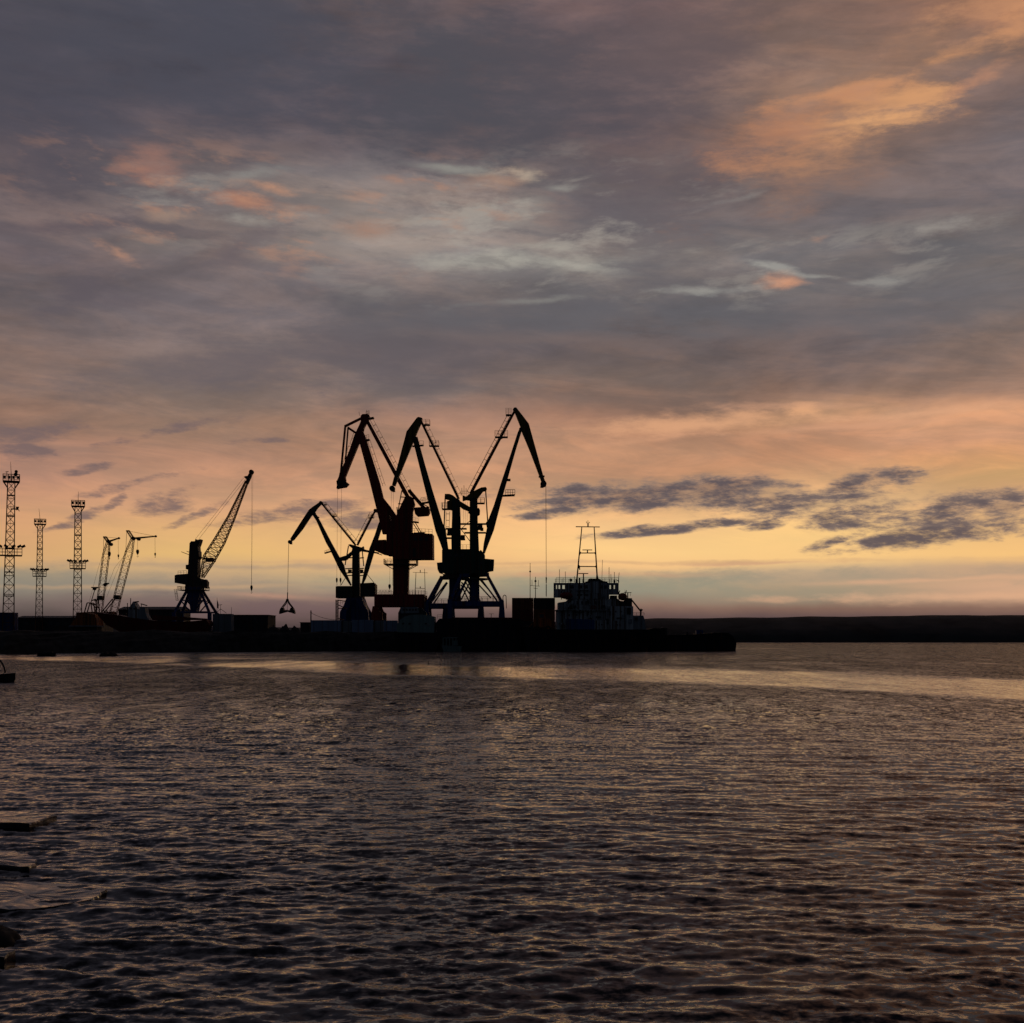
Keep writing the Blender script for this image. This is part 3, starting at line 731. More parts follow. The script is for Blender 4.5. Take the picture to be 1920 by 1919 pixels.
MB().prism(fr.poly([(881,936),(895,933),(895.5,975),(898,1030),(899,1085),(881,1085),(881,1010)]), -1.2, 1.2).build('column', 'green', E)
rk = MB().prism(fr.poly([(867.5,930),(874,932),(888,922),(902.6,915),(911,914),(913,917),(911.5,920.5),(905.5,922),(901,928),(894,937),(882,939),(874,938),(867.5,940)]), -.8, .8).build('rocker_arm', 'yellow', E)
MB().prism(fr.poly([(894.5,954),(898,953.5),(900,957),(899.5,965),(895,968)]), -1.1, 1.1).build('counterweight', 'steel', rk)
MB().beam(fr(910.5,918), fr(914.5,980), 2.2*fr.k, .5).build('link_rod', 'darkred', E)
ring_platform(fr, 898, 945, 10.5, E, 9, 1.4, 'platform', False)
for px, y0 in ((866, 915), (870, 910.5), (874, 916)): MB().tube(fr(px, 930), fr(px, y0), .05).build('antenna', 'steel', E)
MB().rail(fr(863,930,-.8), fr(878,930,-.8), 8*fr.k, .5, .035).build('railing', 'rust', E)
for py, a_, b_ in ((983, 863, 881), (983, 896, 912), (999.5, 871, 881), (999.5, 896, 911), (992, 864, 875)):
    MB().beam(fr(a_, py), fr(b_, py), .25, 2.0).build('platform', 'steel', E)
MB().box(fr(900.5, 988), (1.0, 1.3, 1.5)).build('winch', 'steel', E)
MB().box(fr(903.5, 993), (.7, 1.3, .7)).build('winch', 'steel', E)
b = MB(); b.beam(fr(866,991), fr(881,977), .14); b.beam(fr(864,992), fr(881,1015), .16); b.build('brace', 'steel', E)
for px in (869, 872.5, 876): rope(fr, [(px, 940, 1.5), (px-.8, 984, 1.5)], E, .025)
hs = windowed(fr, 'machine_house', [(897,1038),(902,1033),(909,1041),(909,1048),(909,1079),(897,1082)], -3, 3, 'green', E, [(900,1054,906,1060)])
windowed(fr, 'operator_cab', [(908.5,1048.5),(926.5,1050),(926,1062),(925,1071),(918,1072),(909,1076)], -1.3, 1.3, 'green', E, [(919,1054,921,1062),(922.5,1054,924.5,1062)])
sl = MB(); sl.tube(fr(889,1085), fr(889,1088), 3.2, 20); sl.build('slewing_ring', 'steel', E)
MB().prism(fr.poly([(881,1087),(898.5,1087),(899,1142),(880,1142)]), -1.2, 1.2).build('pedestal', 'blue', E)
portal(fr, E, 889, 1083, 20, [(1, (914,1080,941,1130)), (-1, (864,1080,846,1130))], 1133)
o = MB(); o.beam(fr(864,1080), fr(917,1078), .8, 2.4); o.build('cross_head', 'blue', E)
x = MB()
for a in ((864,1096,880,1130),(880,1092,864,1124),(872,1090,882,1108),(864,1110,872,1090),(899,1086,921,1111),(898,1097,920,1121)): x.beam(fr(a[0],a[1],2), fr(a[2],a[3],2.6), 2.6*fr.k, .35)
x.build('bracing', 'blue', E)
l = MB(); l.path([fr(943,1138,-4), fr(943.5,1120,-4), fr(946,1117,-4), fr(949,1119,-4), fr(949.5,1142,-4)], .09); l.build('ladder_hoop', 'rust', E)
rope(fr, [(1023.5, 909), (1024, 1040), (1024.3, 1120)], E, .055)
o = MB(); o.tube(fr(1024.2, 1083), fr(1024.2, 1094), .16, 8, .1); o.tube(fr(1024.2, 1096), fr(1024.2, 1118), .1, 8); o.build('hook_block', 'steel', E)

# --- the red crane
Y = 306; fr = Fr(752, QZ, Y); yb = gpx(QZ, Y)
C = thing('portal_crane', 'big dark red portal crane on a single thick column, with the tallest triangular jib head', 'crane', fr.o, LL)
MB().prism(fr.poly([(673,812),(680,808),(684,816),(693.5,846),(712.5,906.7),(719,934),(731,949),(744,968),(736,973.5),(731,966),(726,953),(733,975),(742,1000),(742,1002),(718,1002),(707,957),(692,896),(674,828)]), -1.1, 1.1).build('boom', 'red', C)
b = MB().prism(fr.poly([(677,792),(677,781),(680,778),(690,777.5),(693,780),(692,787),(688,793),(683,803),(681,812),(676,826),(665,853),(656,875),(648,895),(649,901),(647,912),(634,909),(631.5,905),(636,895),(637.5,888),(647,868),(657,842),(665,818),(673,801)]), -.9, .9).build('fly_jib', 'red', C)
tr = MB(); tr.beam(fr(679,784), fr(646.5,800), 4.2*fr.k, .6); tr.beam(fr(647.5,799), fr(638.5,893), 3.6*fr.k, .5); tr.beam(fr(652.5,804), fr(646,888), 2.6*fr.k, .5); tr.beam(fr(652,802), fr(667,812), 3.8*fr.k, .6)
tr.build('jib_stay', 'red', b)
tp = MB(); tp.prism(fr.poly([(631.5,903),(636,902),(648,903),(654.5,908),(649,914),(641,915),(632,917),(633,909)]), -1.2, 1.2); tp.build('jib_head', 'steel', b)
for a in ((635, 908.5), (642, 910)): MB().disc(fr(*a), 2.6*fr.k, 2.6).build('sheave', 'steel', b)
MB().beam(fr(688,789), fr(766,935), 6.2*fr.k, .9, 7.4*fr.k, .9).build('tie_beam', 'red', C)
p, q = fr(693,788), fr(771,934); MB().ladder(p, q, Vector((.75,0,.4)), .8, .55, .035).build('ladder', 'rust', C)
l = MB(); l.ladder(fr(659,838), fr(648,872), Vector((-.7,0,.2)), .6, .5, .03); l.ladder(fr(668,812), fr(660,835), Vector((-.5,0,.3)), .6, .5, .03); l.build('ladder', 'rust', b)
l = MB(); l.ladder(fr(688,826), fr(717,912), Vector((.7,0,.2)), .7, .6, .025); l.build('ladder', 'rust', C)
for px, py, w, h in ((696,786,5,0), (688,827,4.5,8), (690, 783, 3, 9)):
    o = MB(); a, b_ = fr(px-w, py+1), fr(px+w, py-1); o.prism([a, b_, b_+Vector((0,0,.25)), a+Vector((0,0,.25))], -1, 1); o = o.build('platform', 'steel', C)
    if h: MB().rail(a+Vector((0,-.9,.2)), b_+Vector((0,-.9,.2)), h*fr.k, .5, .03).build('railing', 'rust', o)
for px, y1 in ((674, 772), (688, 769), (692, 771)): MB().tube(fr(px, 780), fr(px-.8, y1), .04).build('antenna', 'steel', C)
# tower, A frame, lever and counterweight
MB().prism(fr.poly([(760,934),(766,930),(775,935),(778,946),(774,960),(773,1000),(773,1004),(727,1004),(736,974),(744,968),(752,950)]), -1.6, 1.6).build('tower', 'red', C)
MB().beam(fr(768.5,922), fr(795,953), 6.6*fr.k, 1.0).build('lever_arm', 'red', C)
cw = MB(); cw.prism(fr.poly([(777,955),(780,953),(803,952),(806,955),(806,962),(803,967),(783,968.5),(779,965)]), -1.7, 1.7); cw.build('counterweight', 'red', C)
MB().disc(fr(768.5,922), 3.6*fr.k, 1.6).build('pivot', 'steel', C)
x = MB()
for a in ((754,921,746,965),(751,933,764,934),(747,946,758,946),(754,921,763,933),(746,966,745,952)): x.beam(fr(a[0],a[1],-1), fr(a[2],a[3],-1), .22)
x.beam(fr(773,934,0), fr(805,952,0), .2); x.build('rope_frame', 'rust', C)
o = MB(); o.prism(fr.poly([(789,944.5),(803,941),(803,943),(789,946.5)]), -.9, .9); o.rail(fr(787,944), fr(803,941), 7*fr.k, .8, .03); o.build('platform', 'rust', C)
o = MB(); o.prism(fr.poly([(770,977.5),(785,979),(785,981),(770,980)]), -1, 1); o.beam(fr(775,982), fr(787,1001), .2); o.beam(fr(779,981), fr(791,1001), .2); o.rail(fr(772,977), fr(785,979), 6*fr.k, .8, .02); o.build('stairway', 'rust', C)
hs = windowed(fr, 'machine_house', [(727,1000),(772,1000),(774,1001.5),(812.5,1003.5),(813,1049.5),(770,1049.8),(739,1050),(738,1043),(727,1042)], -3.4, 3.4, 'red', C, [(778,1010,784,1016),(788,1010,794,1016),(798,1010,804,1016)], (776,1030,782,1046))
MB().rail(fr(773,1001.5,-3.2), fr(812,1003,-3.2), 8*fr.k, .8, .035).build('railing', 'rust', C)
o = MB(); o.box(fr(790,1001), (1.6, 1.2, .7)); o.box(fr(780,1001), (.9, 1.2, .5)); o.build('vent_or_shade_box', 'steel', C)
cb = windowed(fr, 'operator_cab', [(703,1014),(724,1013),(728,1042),(720,1040.5),(706,1034),(700,1032)], -1.4, 1.4, 'red', C, [(704.5,1018,707.5,1024),(709,1018,712,1024),(704.5,1026,708,1030)])
# the walkway under the cab
MB().beam(fr(698,1035), fr(716,1041), .15, 1.6).build('platform', 'steel', C)
MB().prism(fr.poly([(738,1043),(767,1043),(767,1066),(765.5,1120),(738,1120),(738,1066)]), -1.7, 1.7).build('column', 'red', C)
ring_platform(fr, 752, 1060, 30, C, 8.5, 3.4)
bm = MB(); bm.prism(fr.poly([(706,1116),(798.5,1116),(798.5,1138.5),(706,1138.5)]), -5.2, -4); bm.prism(fr.poly([(706,1116),(798.5,1116),(798.5,1138.5),(706,1138.5)]), 4, 5.2); bm.prism(fr.poly([(707,1117),(797.5,1117),(797.5,1120),(707,1120)]), -4, 4); bm.build('portal_beam', 'red', C)
for sx, pl in ((-1, [(703,1138),(712.5,1138),(716,1146),(721,1150),(721,yb-5),(699,yb-5),(701,1150)]), (1, [(788,1138),(798.5,1138),(803,1150),(804,yb-5),(785,yb-5),(786,1148)])):
    for sy in (-1, 1):
        o = MB().prism([v+Vector((0, sy*4.6, 0)) for v in fr.poly(pl)], -.6, .6).build('leg', 'red', C)
        w = MB(); c0 = pl[4][0]/2+pl[5][0]/2 if sx < 0 else 795
        for dxp in (-8, -3, 3, 8): w.disc(fr(c0+dxp, yb-2.2, sy*4.6), 2.2*fr.k, .35, 12)
        w.build('wheels', 'steel', o)
for a_, b_, d_ in ((706,738,-5),(766,798,-5),(706,798,5)): MB().rail(fr(a_,1116,d_), fr(b_,1116,d_), 7.5*fr.k, .7, .035).build('railing', 'rust', C)
for a, b_ in ((633, 631.5), (640.5, 638.5)):
    rope(fr, [(a, 916), (b_, 1086)], C, .03)
    hook(fr, b_, 1084, 14, 3.6, C)

# --- the smaller green cranes behind
def small_crane(Y, cx, side, label, beakpoly, boompoly, tie, apex, joint, tip, platforms):
    fr = Fr(cx, QZ, Y); yb = gpx(QZ, Y)
    t = thing('portal_crane', label, 'crane', fr.o, LL)
    S_ = lambda pts: [(cx+side*(px-667.5), py) for px, py in pts] if side == -1 else pts
    boom_parts(fr, t, boompoly, 'green', beakpoly, 'green', tie, 'darkred', 3.0, apex, joint, tip, 3.6, side, 1.1, platforms)
    MB().prism(fr.poly([(661.5,1030),(673.5,1030),(674,1060),(675,1120),(660.5,1120),(661,1060)]), -1, 1).build('column', 'green', t)
    if side == 1:
        rk = MB().prism(fr.poly([(653,1022.5),(657,1021),(668,1024),(681,1028),(682,1031),(675,1035),(672,1038),(663,1038),(657,1044),(651,1050),(645,1052),(638,1051),(638,1046),(643,1044),(650,1042),(660,1034),(661,1029)]), -.7, .7).build('rocker_arm', 'green', t)
        MB().prism(fr.poly([(637,1046),(645,1044),(647,1051),(639,1052)]), -1, 1).build('counterweight', 'steel', rk)
        MB().beam(fr(653.5,1024), fr(647,1060), 1.8*fr.k, .3).build('link_rod', 'darkred', t)
        wins = [(636,1104,641,1109),(646,1104,651,1109)]
        windowed(fr, 'machine_house', [(632,1101),(635,1100),(662,1100),(662,1122),(632,1122)], -2.6, 2.6, 'green', t, wins)
        o = MB(); o.beam(fr(639,1098), fr(647,1085), .14); o.build('stay', 'steel', t)
    else:
        rk = MB().prism(fr.poly([(668,1024),(676,1029),(702,1035),(710,1036.5),(710,1038.5),(700,1037.5),(676,1034),(668,1032)]), -.7, .7).build('rocker_arm', 'green', t)
        MB().prism(fr.poly([(676,1029),(682,1025),(683,1031),(679,1034)]), -.9, .9).build('counterweight', 'steel', rk)
        MB().beam(fr(679,1031), fr(682,1062), 1.8*fr.k, .3).build('link_rod', 'darkred', t)
        windowed(fr, 'machine_house', [(674,1095),(702,1093.5),(705.5,1097),(705.5,1119),(674,1119)], -2.6, 2.6, 'green', t, [(680,1100,685,1105),(690,1100,695,1105)])
        o = MB(); o.beam(fr(689,1078), fr(702,1094), .14); o.build('stay', 'steel', t)
    for py in (1046, 1066, 1074, 1079):
        a, b_ = (648, 661) if side == 1 else (673, 682)
        MB().beam(fr(a, py+1), fr(b_, py), .2, 1.4).build('platform', 'steel', t)
    MB().box(fr(656 if side == 1 else 678, 1071), (.8, 1.2, .7)).build('winch', 'steel', t)
    pe = MB(); dyp = 3.6
    for sy in (-1, 1):
        for sx in (-1, 1):
            l = MB(); l.prism([v+Vector((0, sy*dyp, 0)) for v in fr.poly([(667.5+sx*2,1122),(667.5+sx*14,1122),(667.5+sx*19,1136),(667.5+sx*26,1148),(667.5+sx*28,yb-4),(667.5+sx*15,yb-4),(667.5+sx*14,1148),(667.5+sx*8,1140)])], -.45, .45)
            o = l.build('leg', 'blue', t); w = MB()
            for dxp in (17, 21, 25): w.disc(fr(667.5+sx*dxp, yb-2, sy*dyp), 2*fr.k, .3, 12)
            w.build('wheels', 'steel', o)
    pe.prism(fr.poly([(654,1122),(681,1122),(685,1130),(690,1146),(692,yb-10),(643,yb-10),(645,1146),(650,1130)]), -2.4, 2.4)
    pe.build('pedestal', 'blue', t)
    MB().tube(fr(667.5,1119), fr(667.5,1123), 2.2, 18).build('slewing_ring', 'steel', t)
    return t, fr
B1, frb = small_crane(318, 667.5, 1, 'smaller dark green portal crane reaching left with the open grab, left of the red crane',
   [(545,1011),(562,984),(580,956.5),(587,951),(601,941.5),(604,944),(595,954),(588.5,964),(585,966),(568,992),(551,1013),(547,1015)],
   [(586,965.5),(590,962.5),(594,966),(600,977),(622,1019),(645,1060),(648,1072),(659,1097),(657,1098.5),(637,1069),(619,1031),(612,1019),(594,978)],
   [(602,943),(667,1023)], (602,943.5), (588.5,963.5), (544,1016.8), [(607,947.5,2,5,4),(626,969,2,5,4)])
o = MB(); a, b_ = frb(590,972), frb(598,971); o.prism([a, b_, b_+Vector((0,0,.2)), a+Vector((0,0,.2))], -.9, .9); o = o.build('platform', 'steel', B1)
o = MB(); a, b_ = frb(609,1038.5), frb(623,1034.5); o.prism([a, b_, b_+Vector((0,0,.2)), a+Vector((0,0,.2))], -.9, .9); o = o.build('platform', 'steel', B1)
MB().rail(frb(609,1038), frb(617,1035.5), 5*frb.k, .6, .03).build('railing', 'rust', o)
rope(frb, [(541.3, 1019), (540.2, 1070), (539.3, 1112)], B1, .055)
B2, frc = small_crane(334, 667.5, -1, 'smaller green portal crane reaching right behind the thick boom of the red crane',
   [(761,1000),(750,984),(734,962),(717,956),(703,955),(702,958),(712,966),(719,975),(735,990),(757,1004)],
   [(718,975),(714,973),(709,985),(703,1004),(693,1029),(690,1042),(684,1066),(678,1096),(680,1097),(686,1085),(692,1068),(701,1038),(708,1016),(716,990)],
   [(704,957),(670,1023)], (704,958), (716,974), (760,1003), [(696,972,5,5,5)])

g = thing('grab_bucket', 'open clamshell grab hanging from the left green crane, dark against the dusk sky', 'grab', frb(539, 1151)+frb.o)
fg = Fr(539, 0, 318); fg.o = g.location.copy()
MB().path([fg(539.3,1111), fg(538.8,1125)], .12).build('rope', 'rope', g)
MB().ball(fg(538.8,1125.5), .38).build('head_block', 'steel', g)
for sx in (-1, 1):
    X_ = lambda a: 538.8+sx*a
    for dy in (-.9, .9): MB().path([fg(X_(1),1126,dy*.3), fg(X_(3.5),1132,dy), fg(X_(8),1137.5,dy), fg(X_(11),1142,dy)], .13).build('arm', 'steel', g)
    MB().prism(fg.poly([(X_(7.2),1140),(X_(12),1141),(X_(14),1147),(X_(14.3),1151.5),(X_(9),1149.8),(X_(.3),1147.5),(X_(.3),1144),(X_(5),1145.3)]), -1.0, 1.0).build('jaw', 'steel', g)
MB().path([fg(538.8,1126), fg(538.8,1145)], .04).build('closing_rope', 'rope', g)

# --- crane A, lattice jib
Y = 296; fr = Fr(367, QZ, Y); yb = gpx(QZ, Y); k = fr.k
A = thing('portal_crane', 'dark portal crane with a long rust coloured lattice jib rising to the right', 'crane', fr.o, LL)
tr = MB()
def cvec(a, b): return fr((a[0]+b[0])/2, (a[1]+b[1])/2)
tr.xb = True
tr.truss([(fr(378.5,1083), 4*k, 2.2), (cvec((381.5,1044),(402.5,1052)), 21.5*k, 1.5), (cvec((403,1012),(421,1017)), 19.5*k, 1.4), (cvec((428,969),(439,974)), 12.5*k, 1.2), (fr(463,903), 4.5*k, 1.0)], [4, 4, 6, 11], .085, .045)
tr.build('jib', 'orange', A)
h = MB(); h.prism(fr.poly([(461,906),(465,908),(470,897),(474,886),(470,884),(464,895)]), -.6, .6); h.prism(fr.poly([(457.5,895),(461,893.5),(466,893),(462,899)]), -.5, .5); h.build('jib_head', 'steel', A)
MB().disc(fr(471.5,885.5), 4.2*k, 1.0).build('sheave', 'steel', A)
MB().prism(fr.poly([(358,1024),(358,1020),(361,1016),(368,1016),(369,1012),(373,1014),(378,1012),(376.5,1018),(373.5,1026),(374,1033),(375.5,1035),(375.7,1047),(373.5,1050),(373,1084),(380,1086),(380,1108),(350,1108),(350,1097),(354,1084),(356,1056)]), -1.4, 1.4).build('tower', 'steel', A)
for c in ((368.5,1015),(376,1015)):
    ringm = MB(); n = 14
    for i in range(n):
        a0, a1 = 2*math.pi*i/n, 2*math.pi*(i+1)/n; r_ = 3*k
        ringm.tube(fr(*c)+Vector((math.cos(a0)*r_, 0, math.sin(a0)*r_)), fr(*c)+Vector((math.cos(a1)*r_, 0, math.sin(a1)*r_)), .05, 4)
    ringm.build('sheave', 'steel', A)
windowed(fr, 'machine_house', [(332,1080),(336,1078.5),(356,1077),(356,1098),(349,1097),(332,1094)], -2.2, 2.2, 'steel', A, [(336,1083,340,1088),(344,1083,348,1088)])
MB().rail(fr(338,1078,-2), fr(354,1077,-2), 6*k, .7, .03).build('railing', 'rust', A)
MB().prism(fr.poly([(350,1060),(358,1059),(358,1069),(350,1068)]), -.9, .9).build('electric_box', 'steel', A)
windowed(fr, 'operator_cab', [(380,1089),(387,1087),(390.5,1092),(390,1100),(391,1103),(379,1103)], -1, 1, 'steel', A, [(381.5,1090,384,1095),(385.5,1090,388,1095)])
MB().beam(fr(374,1045), fr(403.5,1053), 2.2*k, 1.4).build('luffing_gear', 'steel', A)
MB().box(fr(393,1050), (1.8, 1.2, .9)).build('winch', 'steel', A)
b = MB(); b.beam(fr(340,1035), fr(358,1042), .13); b.beam(fr(350,1034), fr(358,1037), .13); b.build('counter_strut', 'steel', A)
for dy in (-.5, .5): rope(fr, [(369+dy*4, 1012, dy), (459+dy*3, 897, dy)], A, .03, 'pendant_rope')
MB().prism(fr.poly([(350,1101),(381,1101),(376,1118),(370.5,1147),(360.5,1147),(355,1118)]), -1.5, 1.5).build('pedestal', 'blue', A)
ring_platform(fr, 363, 1108, 25, A, 6, 2.6, 'gallery', False)
st = MB(); st.ladder(fr(341,1127,-3), fr(337.5,1106,-3), (-.5,0,0), .6, .5, .03); st.build('ladder', 'rust', A)
for sx, (xt, yt, xb_) in ((-1, (353,1108,334)), (1, (378.5,1109,400))):
    for sy in (-1, 1):
        l = MB(); l.beam(fr(xt,yt,sy*1.2), fr(xb_,1151,sy*3.6), 4.6*k, .5); l.beam(fr(xb_,1149,sy*3.6), fr(xb_,yb-4,sy*3.6), 7*k, .6)
        o = l.build('leg', 'blue', A); w = MB()
        for dxp in (-4, 0, 4): w.disc(fr(xb_+dxp, yb-2, sy*3.6), 2*k, .3, 12)
        w.build('wheels', 'steel', o)
x = MB()
for sy in (-3, 3):
    x.beam(fr(344,1127,sy), fr(386,1127,sy), .25); x.beam(fr(346,1128,sy), fr(361,1146,sy), 2*k, .25); x.beam(fr(386,1128,sy), fr(370,1146,sy), 2*k, .25); x.beam(fr(340,1148.5,sy), fr(400,1148.5,sy), 3*k, .3)
x.build('bracing', 'blue', A)
MB().rail(fr(344,1127,-3), fr(387,1127,-3), 5*k, 1.2, .025).build('railing', 'rust', A)
rope(fr, [(472.0, 888), (471.6, 1060)], A, .022); rope(fr, [(474.2, 888), (472.3, 1060)], A, .022)
rope(fr, [(471.8, 1060), (471.6, 1098)], A, .05)
hook(fr, 471.6, 1098, 15, 4.5, A)

# ------------------------------------------------------------------ small lattice cranes on the left (floating crane pontoon)
LC = 'small lattice boom cranes beside the third mast'
def lattice_crane(Y, dx, base, mid, top, wl, topblock, apexjib, flytip, hook1, hook2, label, xs=1.0):
    fr = Fr(base[0], QZ, Y); k = fr.k
    t = thing('lattice_crane', label, 'crane', fr.o, LC)
    m = MB(); m.truss([(fr(*base), wl*k, .9), (fr(*mid), wl*k, .9), (fr(*top), 4*k, 1.2)], [9, 4], .06, .03); m.build('boom', 'orange', t)
    m = MB(); m.truss([(fr(*top), 4*k, 1.0), (fr(*topblock), 4*k, .8)], [3], .06, .03); m.box(fr(topblock[0], topblock[1]), (5.5*k, 1, 2.2*k)); m.build('gantry_head', 'rust', t)
    MB().disc(fr(top[0]+1, top[1]), 3.4*k, 1.0).build('sheave', 'steel', t)
    MB().disc(fr(*apexjib), 3.2*k, .9).build('sheave', 'steel', t)
    MB().beam(fr(top[0], top[1]), fr(*flytip), 3.4*k, .5, 2*k, .3).build('fly_jib', 'rust', t)
    MB().disc(fr(*flytip), 2.0*k, .5).build('sheave', 'steel', t)
    rope(fr, [topblock, flytip], t, .035, 'pendant_rope')
    rope(fr, [(topblock[0]-2.4, topblock[1]), (mid[0]-wl*.5, mid[1])], t, .045, 'pendant_rope')
    rope(fr, [(hook1[0], apexjib[1]+2), (hook1[0], hook1[1])], t, .03); hook(fr, hook1[0], hook1[1], 14, 5.5, t)
    rope(fr, [(hook2[0], flytip[1]+2), (hook2[0]+.4, hook2[1])], t, .03); hook(fr, hook2[0]+.4, hook2[1], 9, 3, t)
    f = .17; c = fr(base[0]+(mid[0]-base[0])*f*1.6, base[1]+(mid[1]-base[1])*f*1.6)
    MB().box(c, (9*k, 1.9, 8*k)).build('winch_box', 'steel', t)
    return t, fr
c2, g2 = lattice_crane(305, 0, (212,1152), (242,1036), (249,1010), 12.5, (240,996), (260,1011), (292,1006), (258,1031), (290.5,1037), 'orange lattice crane with the longer fly jib and ball hook, nearer the big portal crane')
c1, g1 = lattice_crane(307, 0, (185,1152), (199,1040), (203,1016), 11, (197,1007.5), (208,1021), (223,1009.5), (205,1035), (221.6,1040), 'orange lattice crane with the shorter fly jib, right beside the third mast')
for t, g_, pts in ((c2, g2, [((196,1145),(213,1124)),((196,1145),(205,1152)),((190,1151),(196,1145))]), (c1, g1, [((160,1152),(166,1131)),((166,1131),(173,1131)),((173,1131),(176,1152)),((174,1127),(182,1124)),((182,1124),(184,1150)),((173,1131),(185,1143))])):
    m = MB()
    for p, q in pts:
        for dy in (-1, 1): m.beam(g_(*p, dy), g_(*q, dy), .22)
    m.build('gantry_frame', 'rust', t)
    m = MB(); c = g_(pts[0][0][0]+4, 1157); m.prism([c+Vector((-2.2,0,1)), c+Vector((1.9,0,1.2)), c+Vector((2.2,0,-1)), c+Vector((-2.4,0,-1))], -1.5, 1.5); m.build('machine_house', 'orange', t)
for t, g_, pts in ((c1, g1, [(198,1022),(183,1070),(167,1130)]), (c2, g2, [(238,1030),(226,1055),(200,1120)]), (c2, g2, [(238,1036),(215,1065),(186,1138)])):
    rope(g_, pts, t, .025, 'pendant_rope')
m = MB(); m.prism(g1.poly([(172,1101),(184,1101),(184,1102.5),(180,1104),(179,1107),(175.5,1107),(175,1103.5),(172,1102.5)]), -.5, .5); m.beam(g1(177.5,1107), g1(170,1132), .15); m.build('spreader', 'steel', c1)
m = MB(); m.prism(g1.poly([(194,1096),(198,1093),(204,1093.5),(204,1095),(200,1096.5),(198,1100),(195,1099)]), -.5, .5); m.build('lamp_bracket', 'steel', c1)
# floating pontoon body
frp = Fr(163, QZ, 300)
P_ = thing('crane_base', 'orange brown crane housing with a pale edge beneath the small lattice cranes', 'crane base', frp.o)
MB().prism(frp.poly([(139,1174),(148,1162),(158,1154),(168,1150),(186,1153),(191,1174)]), -3, 1.5).build('housing', 'orange', P_)
MB().prism(frp.poly([(138,1173.5),(191,1173.5),(191,1175.5),(138,1175.5)]), -3.4, 1.5).build('deck_edge', 'grey', P_)
MB().prism(frp.poly([(141,1175.5),(188,1175.5),(188,gpx(QZ,300)),(141,gpx(QZ,300))]), -2.6, 1.0).build('undercarriage', 'steel', P_)

# ------------------------------------------------------------------ containers
def container(px0, px1, ptop, Y, mat, label, z0=QZ, dep=2.44, group='shipping containers on the quay', h=2.6, rows=1):
    cxp = (px0+px1)/2; o = Vector(((cxp-960)/F*Y, Y, z0)); w = (px1-px0)/F*Y
    if ptop is not None: h = H+(HZ-ptop)/F*Y - z0
    t = thing('container', label, 'container', o, group)
    b = MB(); b.box((0, 0, h/2), (w-.12, dep-.12, h-.06)); n = max(6, int(w/.28))
    for i in range(n):
        x = -w/2+.15+(w-.3)*(i+.5)/n
        b.box((x, -dep/2+.02, h/2), ((w-.3)/n*.5, .08, h-.3))
    b.build('body', mat, t)
    f = MB()
    for sx in (-1, 1):
        for sy in (-1, 1): f.box((sx*(w/2-.08), sy*(dep/2-.08), h/2), (.17, .17, h))
    for z in (.08, h-.08):
        for sy in (-1, 1): f.box((0, sy*(dep/2-.06), z), (w-.34, .13, .155))
    f.build('frame', mat, t)
    d = MB(); d.box((w/2-.02, 0, h/2), (.06, dep-.4, h-.34)); d.tube((w/2+.03, .4, .25), (w/2+.03, .4, h-.25), .03); d.tube((w/2+.03, -.4, .25), (w/2+.03, -.4, h-.25), .03); d.build('door', mat, t)
    return t
container(585, 640, 1163.5, 284, 'lightblue', 'long pale blue container beside the wooden cable pole')
container(642, 659, 1164.5, 285, 'grey', 'short grey container second from the cable pole')
container(661, 700, 1163, 285, 'lightblue', 'medium pale blue container in the middle of the row')
container(702, 719, 1164, 286, 'grey', 'short grey container under the red crane leg')
container(720.5, 745, 1164, 280, 'lightblue', 'pale blue ribbed container nearest the water, right end of its row')
container(-30, 30, 1149, 278, 'blue', 'deep blue container at the left edge under the tallest mast')
container(401, 436, 1151.5, 288, 'grey', 'pale grey boxy container right of the lattice jib crane')
for i, (a, b) in enumerate(((960, 999.5), (1000.5, 1040))):
    for j in range(3):
        container(a, b, None, 290, ('dark', 'darkred', 'rust')[(i+j) % 3], ('left' if i == 0 else 'right')+' column of the dark container stack by the ship, '+('bottom', 'middle', 'top')[j]+' one', z0=QZ+j*2.62)

# ------------------------------------------------------------------ sheds
def shed(px0, px1, ptop, Y, mat, label, dep=10, pitch=0, name='warehouse', wins=4, doors=((.5, .12),)):
    cxp = (px0+px1)/2; o = Vector(((cxp-960)/F*Y, Y+dep/2, QZ)); w = (px1-px0)/F*Y; h = H+(HZ-ptop)/F*Y-QZ
    t = thing(name, label, 'building', o)
    e = h-pitch
    MB().prism([Vector((-w/2, 0, 0)), Vector((w/2, 0, 0)), Vector((w/2, 0, e)), Vector((-w/2, 0, e))], -dep/2, dep/2).build('wall', mat, t)
    r = MB()
    if pitch: r.add([(-w/2-.2, -dep/2-.3, e), (w/2+.2, -dep/2-.3, e), (w/2+.2, 0, h), (-w/2-.2, 0, h), (w/2+.2, dep/2+.3, e), (-w/2-.2, dep/2+.3, e)], [(0,1,2,3),(3,2,4,5),(0,3,5),(1,4,2),(0,5,4,1)])
    else: r.box((0, 0, h+.06), (w+.3, dep+.3, .12))
    r.build('roof', 'dark', t)
    for i in range(wins):
        x = -w*.42+w*.84*(i+.5)/max(1, wins)
        MB().box((x, -dep/2-.03, e*.62), (min(1.4, w/wins*.5), .06, e*.22)).build('window', 'glass', t)
    for f, ww in doors:
        MB().box((-w/2+w*f, -dep/2-.05, e*.24), (max(1.0, w*ww), .08, e*.48)).build('door', 'steel', t)
    return t
shed(30.5, 190, 1154.5, 330, 'dark', 'long low dark shed behind the three lattice masts', pitch=.6, wins=9)
shed(222, 338, 1137, 312, 'dark', 'wide dark warehouse with flat roof left of the lattice jib crane', wins=6, pitch=.8)
shed(436, 502, 1154, 300, 'dark', 'low dark building between the lattice jib crane and the open grab', wins=5)
